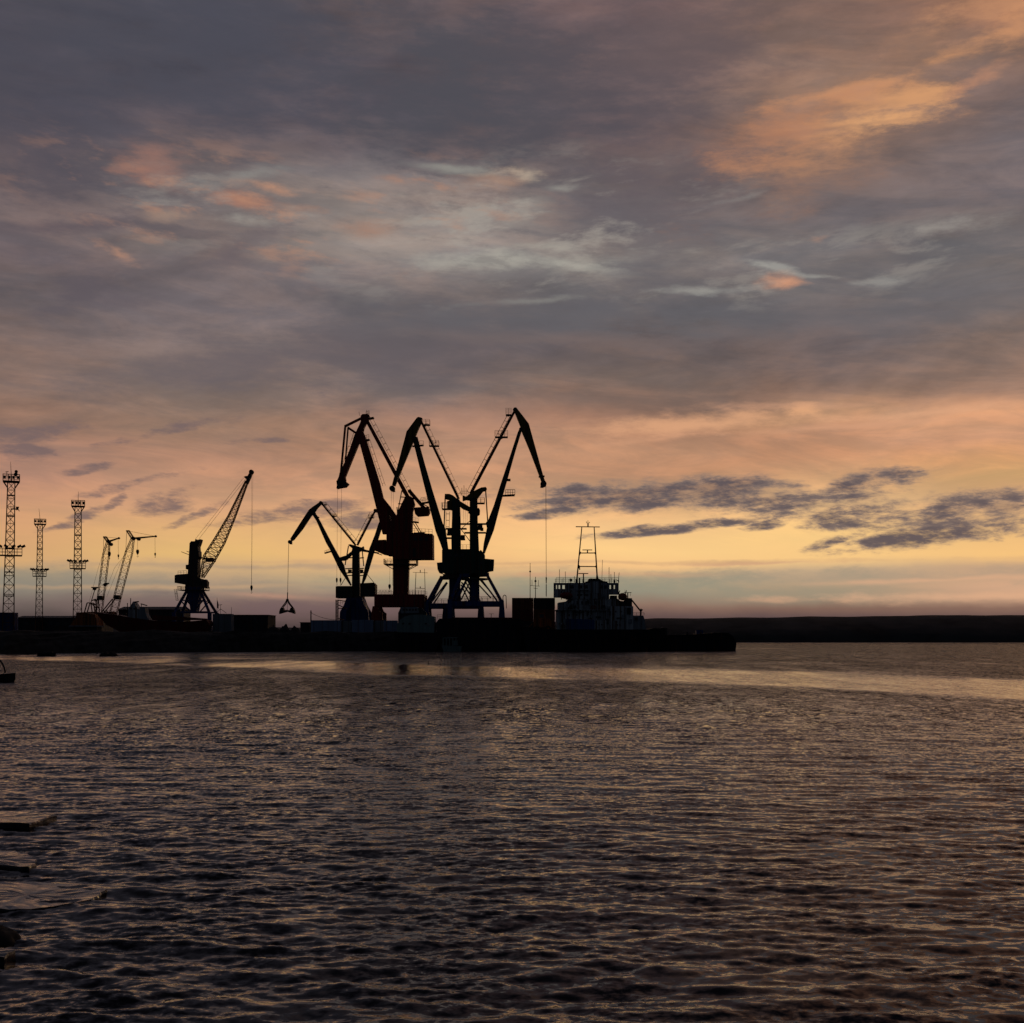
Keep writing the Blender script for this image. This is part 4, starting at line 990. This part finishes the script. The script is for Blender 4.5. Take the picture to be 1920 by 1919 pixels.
shed(563, 581, 1168, 296, 'dark', 'tiny dark hut beside the cable pole', dep=3, name='hut', wins=1)

# heaps on the quay
def heap(px, pw, ptop, Y, label, seed):
    from mathutils import noise as mn
    o = Vector(((px-960)/F*Y, Y, QZ-.1)); h = H+(HZ-ptop)/F*Y-QZ; w = pw/F*Y
    n = 22; m = MB(); vs = []
    for j in range(n):
        for i in range(n):
            u, v = i/(n-1)*2-1, j/(n-1)*2-1; r = math.hypot(u, v)
            z = max(0, 1-r**1.5)*h*(1+.5*mn.noise((u*2.4+seed, v*2.4, seed)))+.15*mn.noise((u*8, v*8, seed))
            vs.append((u*w/2, v*2.2, max(0, z)))
    m.add(vs, [(j*n+i, j*n+i+1, (j+1)*n+i+1, (j+1)*n+i) for j in range(n-1) for i in range(n-1)])
    tag(m.build('rubble_heap', 'soil'), label, 'heap', 'dark heaps behind the bank').location = o
heap(513, 30, 1172, 290, 'dark heap nearest the low building left of the grab', 1)
heap(534, 26, 1171, 292, 'dark rounded heap directly under the open grab', 4)
heap(553, 22, 1174, 291, 'dark heap next to the tiny hut', 7)

# ------------------------------------------------------------------ poles, masts, stair tower
fr = Fr(583, QZ, 286)
t = thing('utility_pole', 'thin pole carrying a sagging cable towards the stair tower', 'pole', fr.o)
MB().tube(fr(583, gpx(QZ, 286)), fr(583, 1145), .16, 8, .12).build('post', 'wood', t)
MB().beam(fr(581.5, 1149), fr(585, 1149), .12).build('crossarm', 'wood', t)
pts = [fr(583+48*i/12, 1149.5+13*(1-(1-i/12)**2.0)) for i in range(13)]
MB().path(pts, .045).build('cable', 'rope', t)
fr = Fr(632, QZ, 300); yb = gpx(QZ, 300)
t = thing('stair_tower', 'narrow steel stair tower left of the small green crane', 'stair tower', fr.o)
m = MB()
for x in (630.2, 633.6):
    for dy in (-.5, .5): m.beam(fr(x, yb, dy), fr(x, 1125, dy), .13)
for i in range(11):
    y0 = yb-5.6*i
    m.beam(fr(630.2, y0, -.5), fr(633.6, y0-5, -.5), .08); m.beam(fr(630.2, y0, .5), fr(633.6, y0, .5), .08)
m.build('frame', 'rust', t)
for (a, b, c, d_) in ((633, 1134, 648, 1141), (633, 1141, 650, 1141), (633, 1160, 645, 1163), (633, 1125.5, 648, 1128)): MB().beam(fr(a, b), fr(c, d_), .2, .9).build('walkway', 'rust', t)
m = MB(); m.rail(fr(634, 1134), fr(647, 1134), .9, .5, .03); m.build('railing', 'rust', t)

def antenna(px, y0, y1, Y, label, bars, r=.08, flag=None):
    fr = Fr(px, QZ, Y); t = thing('antenna_mast', label, 'mast', fr.o)
    MB().tube(fr(px, gpx(QZ, Y)), fr(px, y1), r, 8, r*.5).build('post', 'steel', t)
    m = MB()
    for (dx0, yy0, dx1, yy1) in bars: m.beam(fr(px+dx0, yy0), fr(px+dx1, yy1), .09)
    if bars: m.build('crossbar', 'steel', t)
    if flag: MB().prism(fr.poly(flag), -.05, .05).build('pennant', 'dark', t)
    return t, fr
a1, fa = antenna(994, 0, 1056, 296, 'taller slender mast rising behind the dark container stack', [(0,1098,7,1099),(3.5,1088,3.5,1099)], .11)
MB().ball(fa(994, 1072), .22).build('lamp', 'steel', a1)
a2, fa = antenna(1004, 0, 1082, 296, 'shorter slender mast with a crossbar behind the dark container stack', [(-8,1098.5,8,1099.5),(5.5,1088,5.5,1099),(-4,1103,4,1104)], .13)
MB().ball(fa(1004, 1090), .26).build('lamp', 'steel', a2)
antenna(407, 0, 1121, 289.5, 'thin pole with a furled dark pennant above the grey container', [], .06, [(407,1124),(410,1134),(409.5,1142),(407,1140)])
antenna(413.5, 0, 1134, 289.5, 'thin antenna with slanting stays above the grey container', [(-3,1135,3,1134),(0,1142,11,1150),(0,1142,-8,1150)], .07)
antenna(434, 0, 1139, 289.9, 'bare thin pole at the right corner of the grey container', [], .07)

# ------------------------------------------------------------------ ships
def hull(fr, side, y0, y1, keel_in=.7, mat='black', parent=None, name='hull'):
    """side: outline of the hull's side in pixels, drawn to a narrower bottom"""
    pts = fr.poly(side); zc = [p.z for p in pts]; zl, zh = min(zc), max(zc); n = len(pts); vs = []
    for yy, s in ((y0, 1), (y1, -1)):
        for p in pts:
            f = 1-(p.z-zl)/(zh-zl); vs.append((p.x, yy+s*keel_in*f, p.z))
    area = sum(pts[i].x*pts[(i+1) % n].z-pts[(i+1) % n].x*pts[i].z for i in range(n))
    fs = [tuple(range(n)), tuple(range(n, 2*n))[::-1]]+[(i, n+i, n+(i+1) % n, (i+1) % n) for i in range(n)]
    if area < 0: fs = [f[::-1] for f in fs]
    return MB().add(vs, fs).build(name, mat, parent)

Y = 266; fr = Fr(1100, -0.2, Y)
SH = thing('ship', 'black hulled ship with white superstructure and a tall goalpost mast at the quay end', 'ship', fr.o)
hull(fr, [(978,1176),(1040,1181),(1205,1181),(1222,1179),(1240,1180),(1243,1186),(1236,1206),(1230,1226),(990,1226),(983,1200)], -5, 5, 1.0, 'black', SH)
def win(par, px, py, w, h, y, mat='glass', name='window', f=None):
    f = f or fr; p = f(px, py); MB().box((p.x, y-.02, p.z), (w*f.k, .05, h*f.k)).build(name, mat, par)
lower = MB(); lower.prism(fr.poly([(1043,1181),(1043,1146),(1134,1146),(1134,1181)]), -3.6, 3.8); lower = lower.build('lower_deckhouse', 'white', SH)
for x in (1052, 1066, 1079, 1092): win(lower, x, 1154, 3, 4, -3.6)
win(lower, 1100, 1152, 4, 9, -3.6, 'steel', 'door')
MB().prism(fr.poly([(1041,1144.5),(1135,1144.5),(1135,1145.8),(1041,1145.8)]), -4.4, 4.4).build('boat_deck', 'white', SH)
mid = MB().prism(fr.poly([(1046,1144.5),(1046,1131),(1060,1129),(1066,1123.5),(1072,1124),(1157,1124),(1157,1138),(1143,1144.5)]), -3.2, 3.4).build('middle_deckhouse', 'white', SH)
for x, w in ((1081, 3), (1090, 3), (1097, 3), (1115, 3.4), (1121, 3.4)): win(mid, x, 1132, w, 7, -3.2)
st_ = MB(); st_.beam(fr(1058,1142,-3.9), fr(1073,1129,-3.9), .5, .6); st_.rail(fr(1044,1144,-4.3), fr(1132,1144,-4.3), .95, 1.2, .025); st_.build('stairway', 'white', SH)
br = MB().prism(fr.poly([(1062,1124),(1062,1094.5),(1140,1094.5),(1140,1124)]), -3.4, 3.6).build('bridge', 'white', SH)
for x in (1071, 1087, 1097, 1126, 1133): win(br, x, 1102, 6 if x < 1100 else 4.5, 6, -3.4)
for x in (1085, 1097): win(br, x, 1117, 9, 4, -3.4)
win(br, 1113, 1103, 15, 22, -3.45, 'white', 'chart_room')
def wing(x0, x1, posts, ybot):
    m = MB(); m.prism(fr.poly([(x0,1094.3),(x1,1094.3),(x1,1098),(x0,1098)]), -2.5, -1); m.prism(fr.poly([(x0,1105.5),(x1,1105.5),(x1,ybot[1]),(x0,ybot[0])]), -2.5, -1)
    for a, b in posts: m.prism(fr.poly([(a,1098),(b,1098),(b,1105.5),(a,1105.5)]), -2.4, -1.1)
    m.build('bridge_wing', 'white', SH)
wing(1037.6, 1062, [(1037.6,1041.8),(1044,1046.6),(1049.8,1053.5),(1058.5,1062)], (1121.5, 1121.5))
wing(1140, 1158.2, [(1140,1141.2),(1144.6,1149),(1152,1158.2)], (1116, 1116))
MB().prism(fr.poly([(1092,1094),(1102,1090.5),(1104,1086),(1122,1086),(1128,1090),(1138,1092),(1138,1094)]), -2, 2).build('monkey_island', 'dark', SH)
r = MB()
for dy in (-3, 3): r.rail(fr(1042,1094,dy), fr(1158,1094,dy), 9*fr.k, 1.5, .035)
r.build('railing', 'steel', SH)
m = MB()
for a, b in (((1081,1094),(1091,988)), ((1120,1088),(1114,988.5))):
    m.tube(fr(*a), fr(*b), .16, 8, .1); m.tube(fr(a[0], a[1]), fr(a[0]+(b[0]-a[0])*.09, a[1]+(b[1]-a[1])*.09), .3, 8, .17)
m.beam(fr(1079.5,988), fr(1124.5,988.5), .18, .18); m.beam(fr(1087,1037.3), fr(1117.2,1037.3), .2); m.beam(fr(1084.5,1062.5), fr(1118.7,1062.8), .2)
for x, y, s in ((1087,1037,1),(1117,1037,-1),(1085,1062.5,1),(1118.4,1062.5,-1)): m.prism(fr.poly([(x,y-4),(x+s*3,y),(x,y+4.5)]), -.12, .12)
m.tube(fr(1102.5,988), fr(1102.5,981.5), .14); m.beam(fr(1099,981,0), fr(1106,980.8,0), .07); m.tube(fr(1099.5,981), fr(1099.5,978), .05); m.tube(fr(1105.5,981), fr(1105.5,979), .05); m.tube(fr(1102.4,981), fr(1102.4,976), .05)
gp = m.build('goalpost_mast', 'steel', SH)
for x, y in ((1089.2,1011.5), (1086.8,1066)): MB().box(fr(x, y), (1.8*fr.k, .3, (4.5 if y < 1050 else 6)*fr.k)).build('mast_lamp', 'steel', gp)
m = MB(); m.tube(fr(1101.5,1037), fr(1101.5,1032), .12); m.beam(fr(1092,1031.6), fr(1110.5,1031.6), .16, .25); m.build('radar', 'steel', SH)
m = MB(); m.tube(fr(1094,1094), fr(1094,1076.5), .13); m.beam(fr(1084.5,1075.8), fr(1103,1075.8), .17, .3); m.build('radar', 'steel', SH)
m = MB(); m.ball(fr(1070.5,1088), .32); m.tube(fr(1070.5,1094), fr(1070.5,1090), .06); m.build('satellite_dome', 'steel', SH)
m = MB(); m.box(fr(1086.5,1089), (.3,.3,1.1)); m.build('locker', 'steel', SH)
for x, y, lean in ((1049,1068,0),(1060,1072,0),(1129,1050,.6),(1142,1064,0),(1145.5,1077,0),(1152,1073,0),(1160,1074,1),(1077,1081,0)):
    MB().tube(fr(x-lean, 1094), fr(x+lean, y), .05 if y > 1060 else .04).build('antenna', 'steel', SH)
m = MB(); m.box(fr(1152,1091), (.35,.4,.8)); m.beam(fr(1157,1088), fr(1161,1092), .15); m.build('searchlight', 'steel', SH)
def lifeboat(cx, cy, w, h, mat):
    m = MB(); c = fr(cx, cy, -4.3); m.ball(c, 1, 16, 8, w/2*fr.k, .95, h/2*fr.k); m.box(c+Vector((0,0,h*.22*fr.k)), (w*.5*fr.k, 1.2, h*.35*fr.k)); o = m.build('lifeboat', mat, SH, True)
    d = MB()
    for s in (-.36, .36): d.path([fr(cx+w*s, cy+h*.55, -3.6), fr(cx+w*s, cy-h*.55, -3.7), fr(cx+w*s+1, cy-h*.8, -4.3)], .1)
    d.build('davit', 'steel', SH)
m = MB(); m.box(fr(1150,1121), (12*fr.k, 3, 7*fr.k)); m.beam(fr(1155,1124), fr(1171,1133), .3); m.tube(fr(1172,1117), fr(1176,1125), .12); m.build('boat_winch', 'steel', SH)
lifeboat(1060, 1118.5, 24, 13, 'red'); lifeboat(1164, 1120.5, 17, 14, 'red')
aft = MB().prism(fr.poly([(1134,1181),(1134,1138),(1184,1138),(1184,1181)]), -3.9, 3.9).build('aft_house', 'white', SH)
win(aft, 1135.5+3, 1146, 3, 6, -3.9, 'steel', 'door')
for x in (1152, 1162): win(aft, x, 1148, 2, 2.5, -3.9)
mi = MB().prism(fr.poly([(1142,1138),(1142,1126),(1171,1128.5),(1171,1138)]), -2.6, 2.6).build('upper_aft_house', 'dark', SH)
fu = MB().prism(fr.poly([(1170.5,1138),(1170.5,1124.5),(1176,1122),(1184,1122.5),(1184,1138)]), -1.4, 1.4).build('funnel', 'dark', SH)
m = MB(); m.tube(fr(1177,1122), fr(1177,1111), .11); m.beam(fr(1169.5,1111.5), fr(1184,1111.5), .12); m.beam(fr(1182.5,1111), fr(1182,1118), .06); m.beam(fr(1171.7,1111), fr(1171.7,1106), .05); m.build('aft_mast', 'steel', SH)
m = MB(); m.beam(fr(1182.5,1123), fr(1201,1146), .28, .4); m.beam(fr(1200.5,1143), fr(1204.5,1145), .4); m.beam(fr(1201.5,1145), fr(1201,1165), .32); m.build('deck_crane', 'steel', SH)
pf = MB().prism(fr.poly([(1184,1181),(1184,1155),(1203,1155),(1206,1164),(1207.5,1181)]), -3.5, 3.5).build('stern_deckhouse', 'grey', SH)
win(pf, 1199, 1171, 1.5, 2.4, -3.5)
MB().rail(fr(1184,1154.8,-3), fr(1205,1154.8,-3), 5*fr.k, .8, .03).build('railing', 'steel', SH)
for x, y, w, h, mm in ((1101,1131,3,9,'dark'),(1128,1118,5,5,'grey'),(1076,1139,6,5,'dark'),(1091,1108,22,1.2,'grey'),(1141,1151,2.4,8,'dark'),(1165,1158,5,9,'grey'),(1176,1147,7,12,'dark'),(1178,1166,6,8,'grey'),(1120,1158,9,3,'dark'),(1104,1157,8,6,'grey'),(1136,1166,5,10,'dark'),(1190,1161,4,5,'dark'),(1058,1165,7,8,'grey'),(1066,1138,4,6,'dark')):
    MB().box(fr(x, y, -3.75), (w*fr.k, .7, h*fr.k)).build('locker' if mm == 'grey' else 'vent_or_shade_box', mm, SH)  # the dark boxes put recess and deck overhang shade onto the facade
for x, y0, y1 in ((1048,1146,1180),(1074,1124,1144),(1109,1096,1144),(1137,1140,1180),(1170,1140,1180),(1062,1146,1160)):
    MB().tube(fr(x, y0, -4.0), fr(x, y1, -4.0), .09).build('vent_pipe', 'grey', SH)
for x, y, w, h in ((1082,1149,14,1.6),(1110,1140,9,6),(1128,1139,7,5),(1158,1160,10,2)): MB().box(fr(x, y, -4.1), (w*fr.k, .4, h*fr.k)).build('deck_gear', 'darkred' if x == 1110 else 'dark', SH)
for x0, x1, y0, y1 in ((1112,1134,1164,1181),(1147,1167,1164.5,1181)):
    o = MB().prism(fr.poly([(x0,y1),(x0,y0),(x1,y0),(x1,y1)]), -4.4, -3.92).build('deck_locker', 'white', SH)
    for x in ((x0+x1)/2-2.5, (x0+x1)/2+2.5): win(o, x, y0+8, 2, 2.6, -4.4)
o = MB().prism(fr.poly([(1060,1181),(1060,1161),(1112,1163),(1112,1181)]), -4.5, -3.65).build('deck_cargo', 'blue', SH)
MB().beam(fr(1046,1170,-4.3), fr(1062,1171,-4.3), .25).build('cargo_boom', 'white', SH)
m = MB()
for x in range(1000, 1230, 22): m.tube(fr(x, 1196, -5.2), fr(x, 1203, -5.15), .32, 8)
m.build('fenders', 'rubber', SH)

# barge on the right
fr = Fr(1300, -0.2, 268)
BG = thing('barge', 'long low black barge beyond the ship stern, its blunt end on open water', 'barge', fr.o)
hull(fr, [(1226,1192),(1260,1191),(1300,1189.5),(1320,1188),(1345,1186.5),(1360,1187.5),(1369,1194),(1375,1207),(1373,1226),(1228,1226)], -4, 4, .5, 'black', BG)
m = MB(); m.box(fr(1244,1187), (1.3,2,2.0)); m.box(fr(1238,1186), (.8,1.4,1.4)); m.build('winch', 'steel', BG)
MB().ball(fr(1241,1177.5), .12).build('lamp', 'lens', BG); MB().tube(fr(1241,1190), fr(1241,1178), .05).build('lamp_post', 'steel', BG)
m = MB()
for x in (1285, 1310, 1335): m.tube(fr(x,1191,-3), fr(x,1185.5,-3), .16, 8)
m.build('bollard', 'steel', BG)
MB().box(fr(1311,1186.5), (1.4,1.6,1.0)).build('hatch', 'blue', BG)

# dark red barge in front of the quay
fr = Fr(905, -0.2, 267.5)
DB = thing('barge', 'dark hulled cargo barge lying under the pair of ochre jib cranes', 'barge', fr.o)
hull(fr, [(818,1170),(826,1161),(850,1160.5),(900,1161.5),(975,1161.5),(982,1166),(978,1190),(972,1226),(832,1226),(824,1200)], -4.5, 4.5, .6, 'black', DB)
m = MB(); m.prism(fr.poly([(850,1160.5),(850,1158.5),(962,1158.8),(962,1161)]), -3.8, 3.8); m.build('hatch_coaming', 'darkred', DB)
MB().rail(fr(822,1161,-4), fr(850,1160.5,-4), .8, 1, .025).build('railing', 'steel', DB)
m = MB(); m.tube(fr(921,1160), fr(921,1151), .06); m.beam(fr(917,1151.5), fr(926,1151.2), .06); m.build('signal_mast', 'steel', DB)

# grey-green workboat with rounded house
fr = Fr(785, -0.2, 266)
WB = thing('workboat', 'grey green vessel with a rounded deckhouse below the red crane portal', 'boat', fr.o)
hull(fr, [(742,1184),(750,1186),(815,1188),(826,1186),(824,1205),(818,1226),(750,1226),(745,1206)], -3.2, 3.2, .5, 'black', WB)
dh = MB(); 
prof = [(746,1186),(746,1172),(752,1163),(760,1157),(772,1153.5),(790,1153),(806,1154.5),(816,1157),(816,1187)]
dh.prism(fr.poly(prof), -2.6, 2.6); dh = dh.build('deckhouse', 'palegreen', WB)
for x in (758, 770, 800): MB().box(fr(x,1170,-2.62), (4*fr.k,.06,3*fr.k)).build('window', 'glass', dh)
MB().tube(fr(805,1172,-2.7), fr(805,1172,-2.6), .25, 12).build('lamp', 'lens', dh)
# ship's bridge seen under the red portal beam
fr = Fr(771, -0.2, 288)
BB = thing('ship', 'ship behind the red crane, white windowed bridge and goalpost mast showing', 'ship', Vector((fr.o.x, 288, QZ)))
fr.o.z = QZ
MB().prism(fr.poly([(748,gpx(QZ,288)),(748,1150),(752,1141),(790,1140),(800,1150),(800,gpx(QZ,288))]), -2, 2.5).build('deckhouse', 'dark', BB)
b_ = MB().prism(fr.poly([(752,1141),(752,1139.3),(785,1139),(787,1150),(753,1151)]), -2.3, -2.02).build('bridge', 'grey', BB)
for x in (758, 764, 770, 776, 781): MB().box(fr(x,1144,-2.33), (3.4*fr.k,.05,3.6*fr.k)).build('window', 'glass', b_)
m = MB(); m.tube(fr(777,1139), fr(780,1073.8), .09, 6, .06); m.tube(fr(798,1139), fr(796,1067), .09, 6, .05); m.beam(fr(774,1073.5), fr(802,1074.5), .08); m.beam(fr(778.5,1103), fr(797,1104), .1); m.tube(fr(788,1074), fr(788,1069), .09); m.tube(fr(788,1104), fr(788,1100), .1); m.build('goalpost_mast', 'steel', BB)

# small pale cabin boat at the waterline
fr = Fr(845, -0.1, 259)
SB = thing('cabin_boat', 'small pale boat with a pillared canopy against the dark hulls', 'boat', fr.o)
hull(fr, [(828,1209),(840,1211),(866,1212),(864,1223),(832,1223)], -1, 1, .3, 'palegreen', SB)
MB().prism(fr.poly([(830,1196),(858,1195),(858,1196.5),(830,1197.5)]), -.9, .9).build('canopy', 'palegreen', SB)
for x in (831, 837, 843, 849, 855):
    m = MB(); 
    for dy in (-.8, .8): m.tube(fr(x,1211,dy), fr(x,1196.5,dy), .07)
    m.build('post', 'palegreen', SB)
MB().box(fr(853,1206), (1.1,1.2,1.0)).build('cabin', 'palegreen', SB)

# laid up boat on the left
fr = Fr(290, QZ, 284); yb = gpx(QZ, 284)
LB = thing('ship', 'dark red hulled boat with raised bow and white wheelhouse before the wide warehouse', 'boat', fr.o)
hull(fr, [(186,1148),(200,1151),(222,1153),(250,1159),(290,1164),(345,1167),(392,1163),(396,1170),(388,yb),(232,yb),(205,1172)], -3, 3, 1.2, 'darkred', LB)
MB().prism(fr.poly([(290,1163),(290,1154),(340,1157),(385,1160),(385,1163)]), -2, 2).build('deckhouse', 'darkred', LB)
wh = MB().prism(fr.poly([(244,1160),(245,1141),(250,1134),(253,1128.5),(257,1134),(259,1138),(262,1142),(262,1160)]), -1.5, 1.5).build('wheelhouse', 'white', LB)
for x in (249, 256): MB().box(fr(x,1142,-1.52), (3.4*fr.k,.05,3*fr.k)).build('window', 'glass', wh)
fw = MB().prism(fr.poly([(262,1162),(262,1148),(265,1138),(275,1139),(276,1150),(282,1163)]), -1.3, 1.3).build('winch_house', 'grey', LB)
m = MB(); m.beam(fr(250,1129.5), fr(260,1128.5), .25, .6); m.beam(fr(264,1132.5), fr(276,1136), .2, .3); m.tube(fr(265,1140), fr(265,1132), .08); m.build('rigging', 'steel', LB)
for x, y in ((239,1131), (245,1122)): MB().tube(fr(x, 1156), fr(x, y), .09).build('mast', 'steel', LB)
m = MB(); m.ball(fr(239,1132), .12); m.build('lamp', 'steel', LB)
MB().rail(fr(205,1151,-1.5), fr(243,1158,-1.5), .7, .9, .03).build('railing', 'steel', LB)

# wheel loader beside the container stack
fr = Fr(1015, QZ, 283); yb = gpx(QZ, 283)
WL = thing('wheel_loader', 'dull orange wheel loader parked between the container stack and the white ship', 'loader', fr.o)
MB().prism(fr.poly([(1000,1174),(1000,1162),(1012,1160),(1030,1160),(1034,1166),(1034,1176),(1004,1177)]), -1.2, 1.2).build('body', 'orange', WL)
cb = MB().prism(fr.poly([(1008,1162),(1010,1150),(1021,1150),(1023,1162)]), -.9, .9).build('cab', 'orange', WL)
MB().box(fr(1015.5,1155.5,-.93), (8*fr.k,.05,6*fr.k)).build('window', 'glass', cb)
for x in (1006, 1027):
    for dy in (-1.2, 1.2):
        w = MB(); w.disc(fr(x, yb-6, dy), 6*fr.k, .5, 18); w = w.build('wheel', 'rubber', WL)
        MB().disc(fr(x, yb-6, dy*1.05), 3*fr.k, .5, 12).build('rim', 'orange', w)
m = MB()
for dy in (-.8, .8): m.beam(fr(1002,1166,dy), fr(990,1178,dy), .25, .2)
m.build('lift_arm', 'orange', WL)
MB().prism(fr.poly([(991,1172),(984,1175),(982,yb-1),(990,yb-1),(993,1180)]), -1.5, 1.5).build('bucket', 'steel', WL)

# ------------------------------------------------------------------ small craft and buoys
def skiff(name, px0, px1, Y, h, label, mat='black', group=None, ends=(.25, .1)):
    k = Y/F; o = Vector((((px0+px1)/2-960)*k, Y, -.08)); L = (px1-px0)*k; t = thing(name, label, 'boat', o, group)
    ns, nr = 13, 7; vs = []
    for i in range(ns):
        u = i/(ns-1); x = -L/2+L*u
        wd = .62*math.sin(math.pi*min(1, .16+u*.84))**.6*(1 if u < .9 else .8); sh = h*(.85+.35*abs(u-.45)**1.5*2)
        for j in range(nr):
            a = math.pi*j/(nr-1); y = -math.cos(a)*wd*(1.0); z = sh*(1-math.sin(a)**.7)
            vs.append((x*(1-.06*(z < sh*.3)), y, z))
    m = MB(); m.add(vs, [(i*nr+j, (i+1)*nr+j, (i+1)*nr+j+1, i*nr+j+1) for i in range(ns-1) for j in range(nr-1)]+[tuple(range(nr))[::-1], tuple((ns-1)*nr+j for j in range(nr))])
    m.build('hull', mat, t)
    s = MB()
    for u in (-.25, .05, .32): s.box((L*u, 0, h*.72), (.22, .95, .05))
    s.build('thwart', 'wood', t)
    g = MB()
    for e in (0, nr-1): g.path([Vector(vs[i*nr+e]) for i in range(ns)], .035)
    g.build('gunwale', mat, t)
    return t, o, k
t, o, k = skiff('rowing_boat', -112, 29, 74.5, .52, 'dark open boat at the left edge with a curved pole rising from it')
MB().path([Vector(((x-960)*k, 74.5, H+(HZ-y)*k))-o for x, y in ((10,1262),(8,1252),(4,1244),(-4,1234),(-16,1226))], .05).build('pole', 'wood', t)
t, o, k = skiff('rowing_boat', 71, 105, 188, .55, 'low dark boat moored off the bank below the second lattice mast')
MB().box((.1, 0, .62), (1.5, .7, .25)).build('cover', 'dark', t)

def lump(name, px0, px1, ptop, Y, label, cat, seed, mat='darkrock', two=False, dep=1.0):
    from mathutils import noise as mn
    k = Y/F; o = Vector((((px0+px1)/2-960)*k, Y, -.15)); w = (px1-px0)*k/2; h = H+(HZ-ptop)*k+.15
    n = 26; vs = []; m = MB()
    for j in range(n):
        for i in range(n):
            u, v = i/(n-1)*2-1, j/(n-1)*2-1; r = (abs(u)**3+abs(v)**3)**(1/3)
            z = max(0, 1-r**2.2)**.6*h
            if two: z *= 1-.42*math.exp(-((u-.02)/.16)**2)
            z *= 1+.22*mn.noise((u*2.5+seed, v*2.5, seed)); z += .06*h*mn.noise((u*9, v*9, seed))
            vs.append((u*w, v*dep, z-.05))
    m.add(vs, [(j*n+i, j*n+i+1, (j+1)*n+i+1, (j+1)*n+i) for j in range(n-1) for i in range(n-1)])
    ob = tag(m.build(name, mat, None, True), label, cat); ob.location = o; return ob
lump('rock', 186, 221.5, 1220.5, 188, 'dark two humped rock in the water before the laid up boat', 'rock', 3, two=True)
def buoy(px, pw, pt, pb, label):
    Y = H*F/(pb-HZ); k = Y/F; t = thing('buoy', label, 'buoy', Vector(((px-960)*k, Y, 0)), 'tiny dark mooring buoys')
    MB().ball((0, 0, .02), pw*k*.6, 10, 6).build('float', 'rubber', t); MB().tube((0, 0, 0), (0, 0, (pb-pt)*k), pw*k*.3, 8).build('stem', 'rubber', t)
buoy(803, 2.6, 1240.5, 1246.5, 'tiny dark buoy alone on the bright streak of water')
buoy(70, 2.4, 1227, 1231.5, 'tiny dark buoy at the left end of the low moored boat')
buoy(167, 2.2, 1222.5, 1226, 'tiny dark buoy left of the two humped rock')

# wet slabs awash in the foreground
def slab(pts, th, label, seed, tilt=(0, 0), zc=.06):
    """pts: outline on the water in metres (x, y)"""
    from mathutils import noise as mn
    cx = sum(p[0] for p in pts)/len(pts); cy = sum(p[1] for p in pts)/len(pts)
    P = []
    for i in range(len(pts)):
        a, b = pts[i], pts[(i+1) % len(pts)]
        for s in range(10):
            f = s/10; x = a[0]+(b[0]-a[0])*f; y = a[1]+(b[1]-a[1])*f
            nn = mn.noise((x*3, y*3, seed))*.05+mn.noise((x*12, y*12, seed))*.02; P.append((x-cx+nn, y-cy+nn*1.3))
    n = len(P); vs = []; rings = [(1.0, -th), (1.0, -.02), (.985, 0), (.8, 0), (.6, 0), (.4, 0), (.2, 0)]
    for s, dz in rings:
        for x, y in P:
            X0, Y0 = x*s, y*s
            z = zc+dz+X0*tilt[0]+Y0*tilt[1]+(.03*mn.noise((X0*1.5, Y0*1.5, seed))+.012*mn.noise((X0*7, Y0*16, seed)) if dz > -.05 else 0)
            vs.append((X0, Y0, z))
    fs = []
    for r_ in range(len(rings)-1): fs += [(r_*n+i, r_*n+(i+1) % n, (r_+1)*n+(i+1) % n, (r_+1)*n+i) for i in range(n)]
    vs.append((0, 0, zc)); fs += [((len(rings)-1)*n+i, (len(rings)-1)*n+(i+1) % n, len(vs)-1) for i in range(n)]
    m = MB().add(vs, fs); ob = tag(m.build('rock', 'rock'), label, 'rock', 'wet flat rocks at the lower left'); ob.location = (cx, cy, 0); return ob
def wp(px, py, z=.06):
    Y = (H-z)*F/(py-HZ); return ((px-960)/F*Y, Y)
slab([wp(-160,1524), wp(60,1522), wp(104,1529), wp(70,1544), wp(58,1548), wp(-160,1540)], .4, 'flat wet rock slab, farthest of the rocks at the left edge', 1, (.01, -.01), .075)
slab([wp(-180,1590), wp(30,1596), wp(70,1612), wp(62,1625), wp(30,1623), wp(-180,1610)], .4, 'flat wet rock slab with a thin dark edge, second from the far end', 2, (.01, .01), .07)
slab([wp(-160,1778), wp(8,1780), wp(22,1787), wp(14,1797), wp(-160,1796)], .4, 'small flat wet rock slab, nearest of the rocks at the left edge', 5, (0, 0), .07)
lump('rock', -90, 50, 1729, 10.6, 'dark pointed boulder at the left edge between the flat slabs', 'rock', 8, dep=.32)
slab([wp(-140,1648), wp(150,1650), wp(205,1664), wp(168,1682), wp(60,1697), wp(-140,1700)], .4, 'broad low slab just awash, its ragged end reaching farthest into the water', 9, (0, 0), .03)
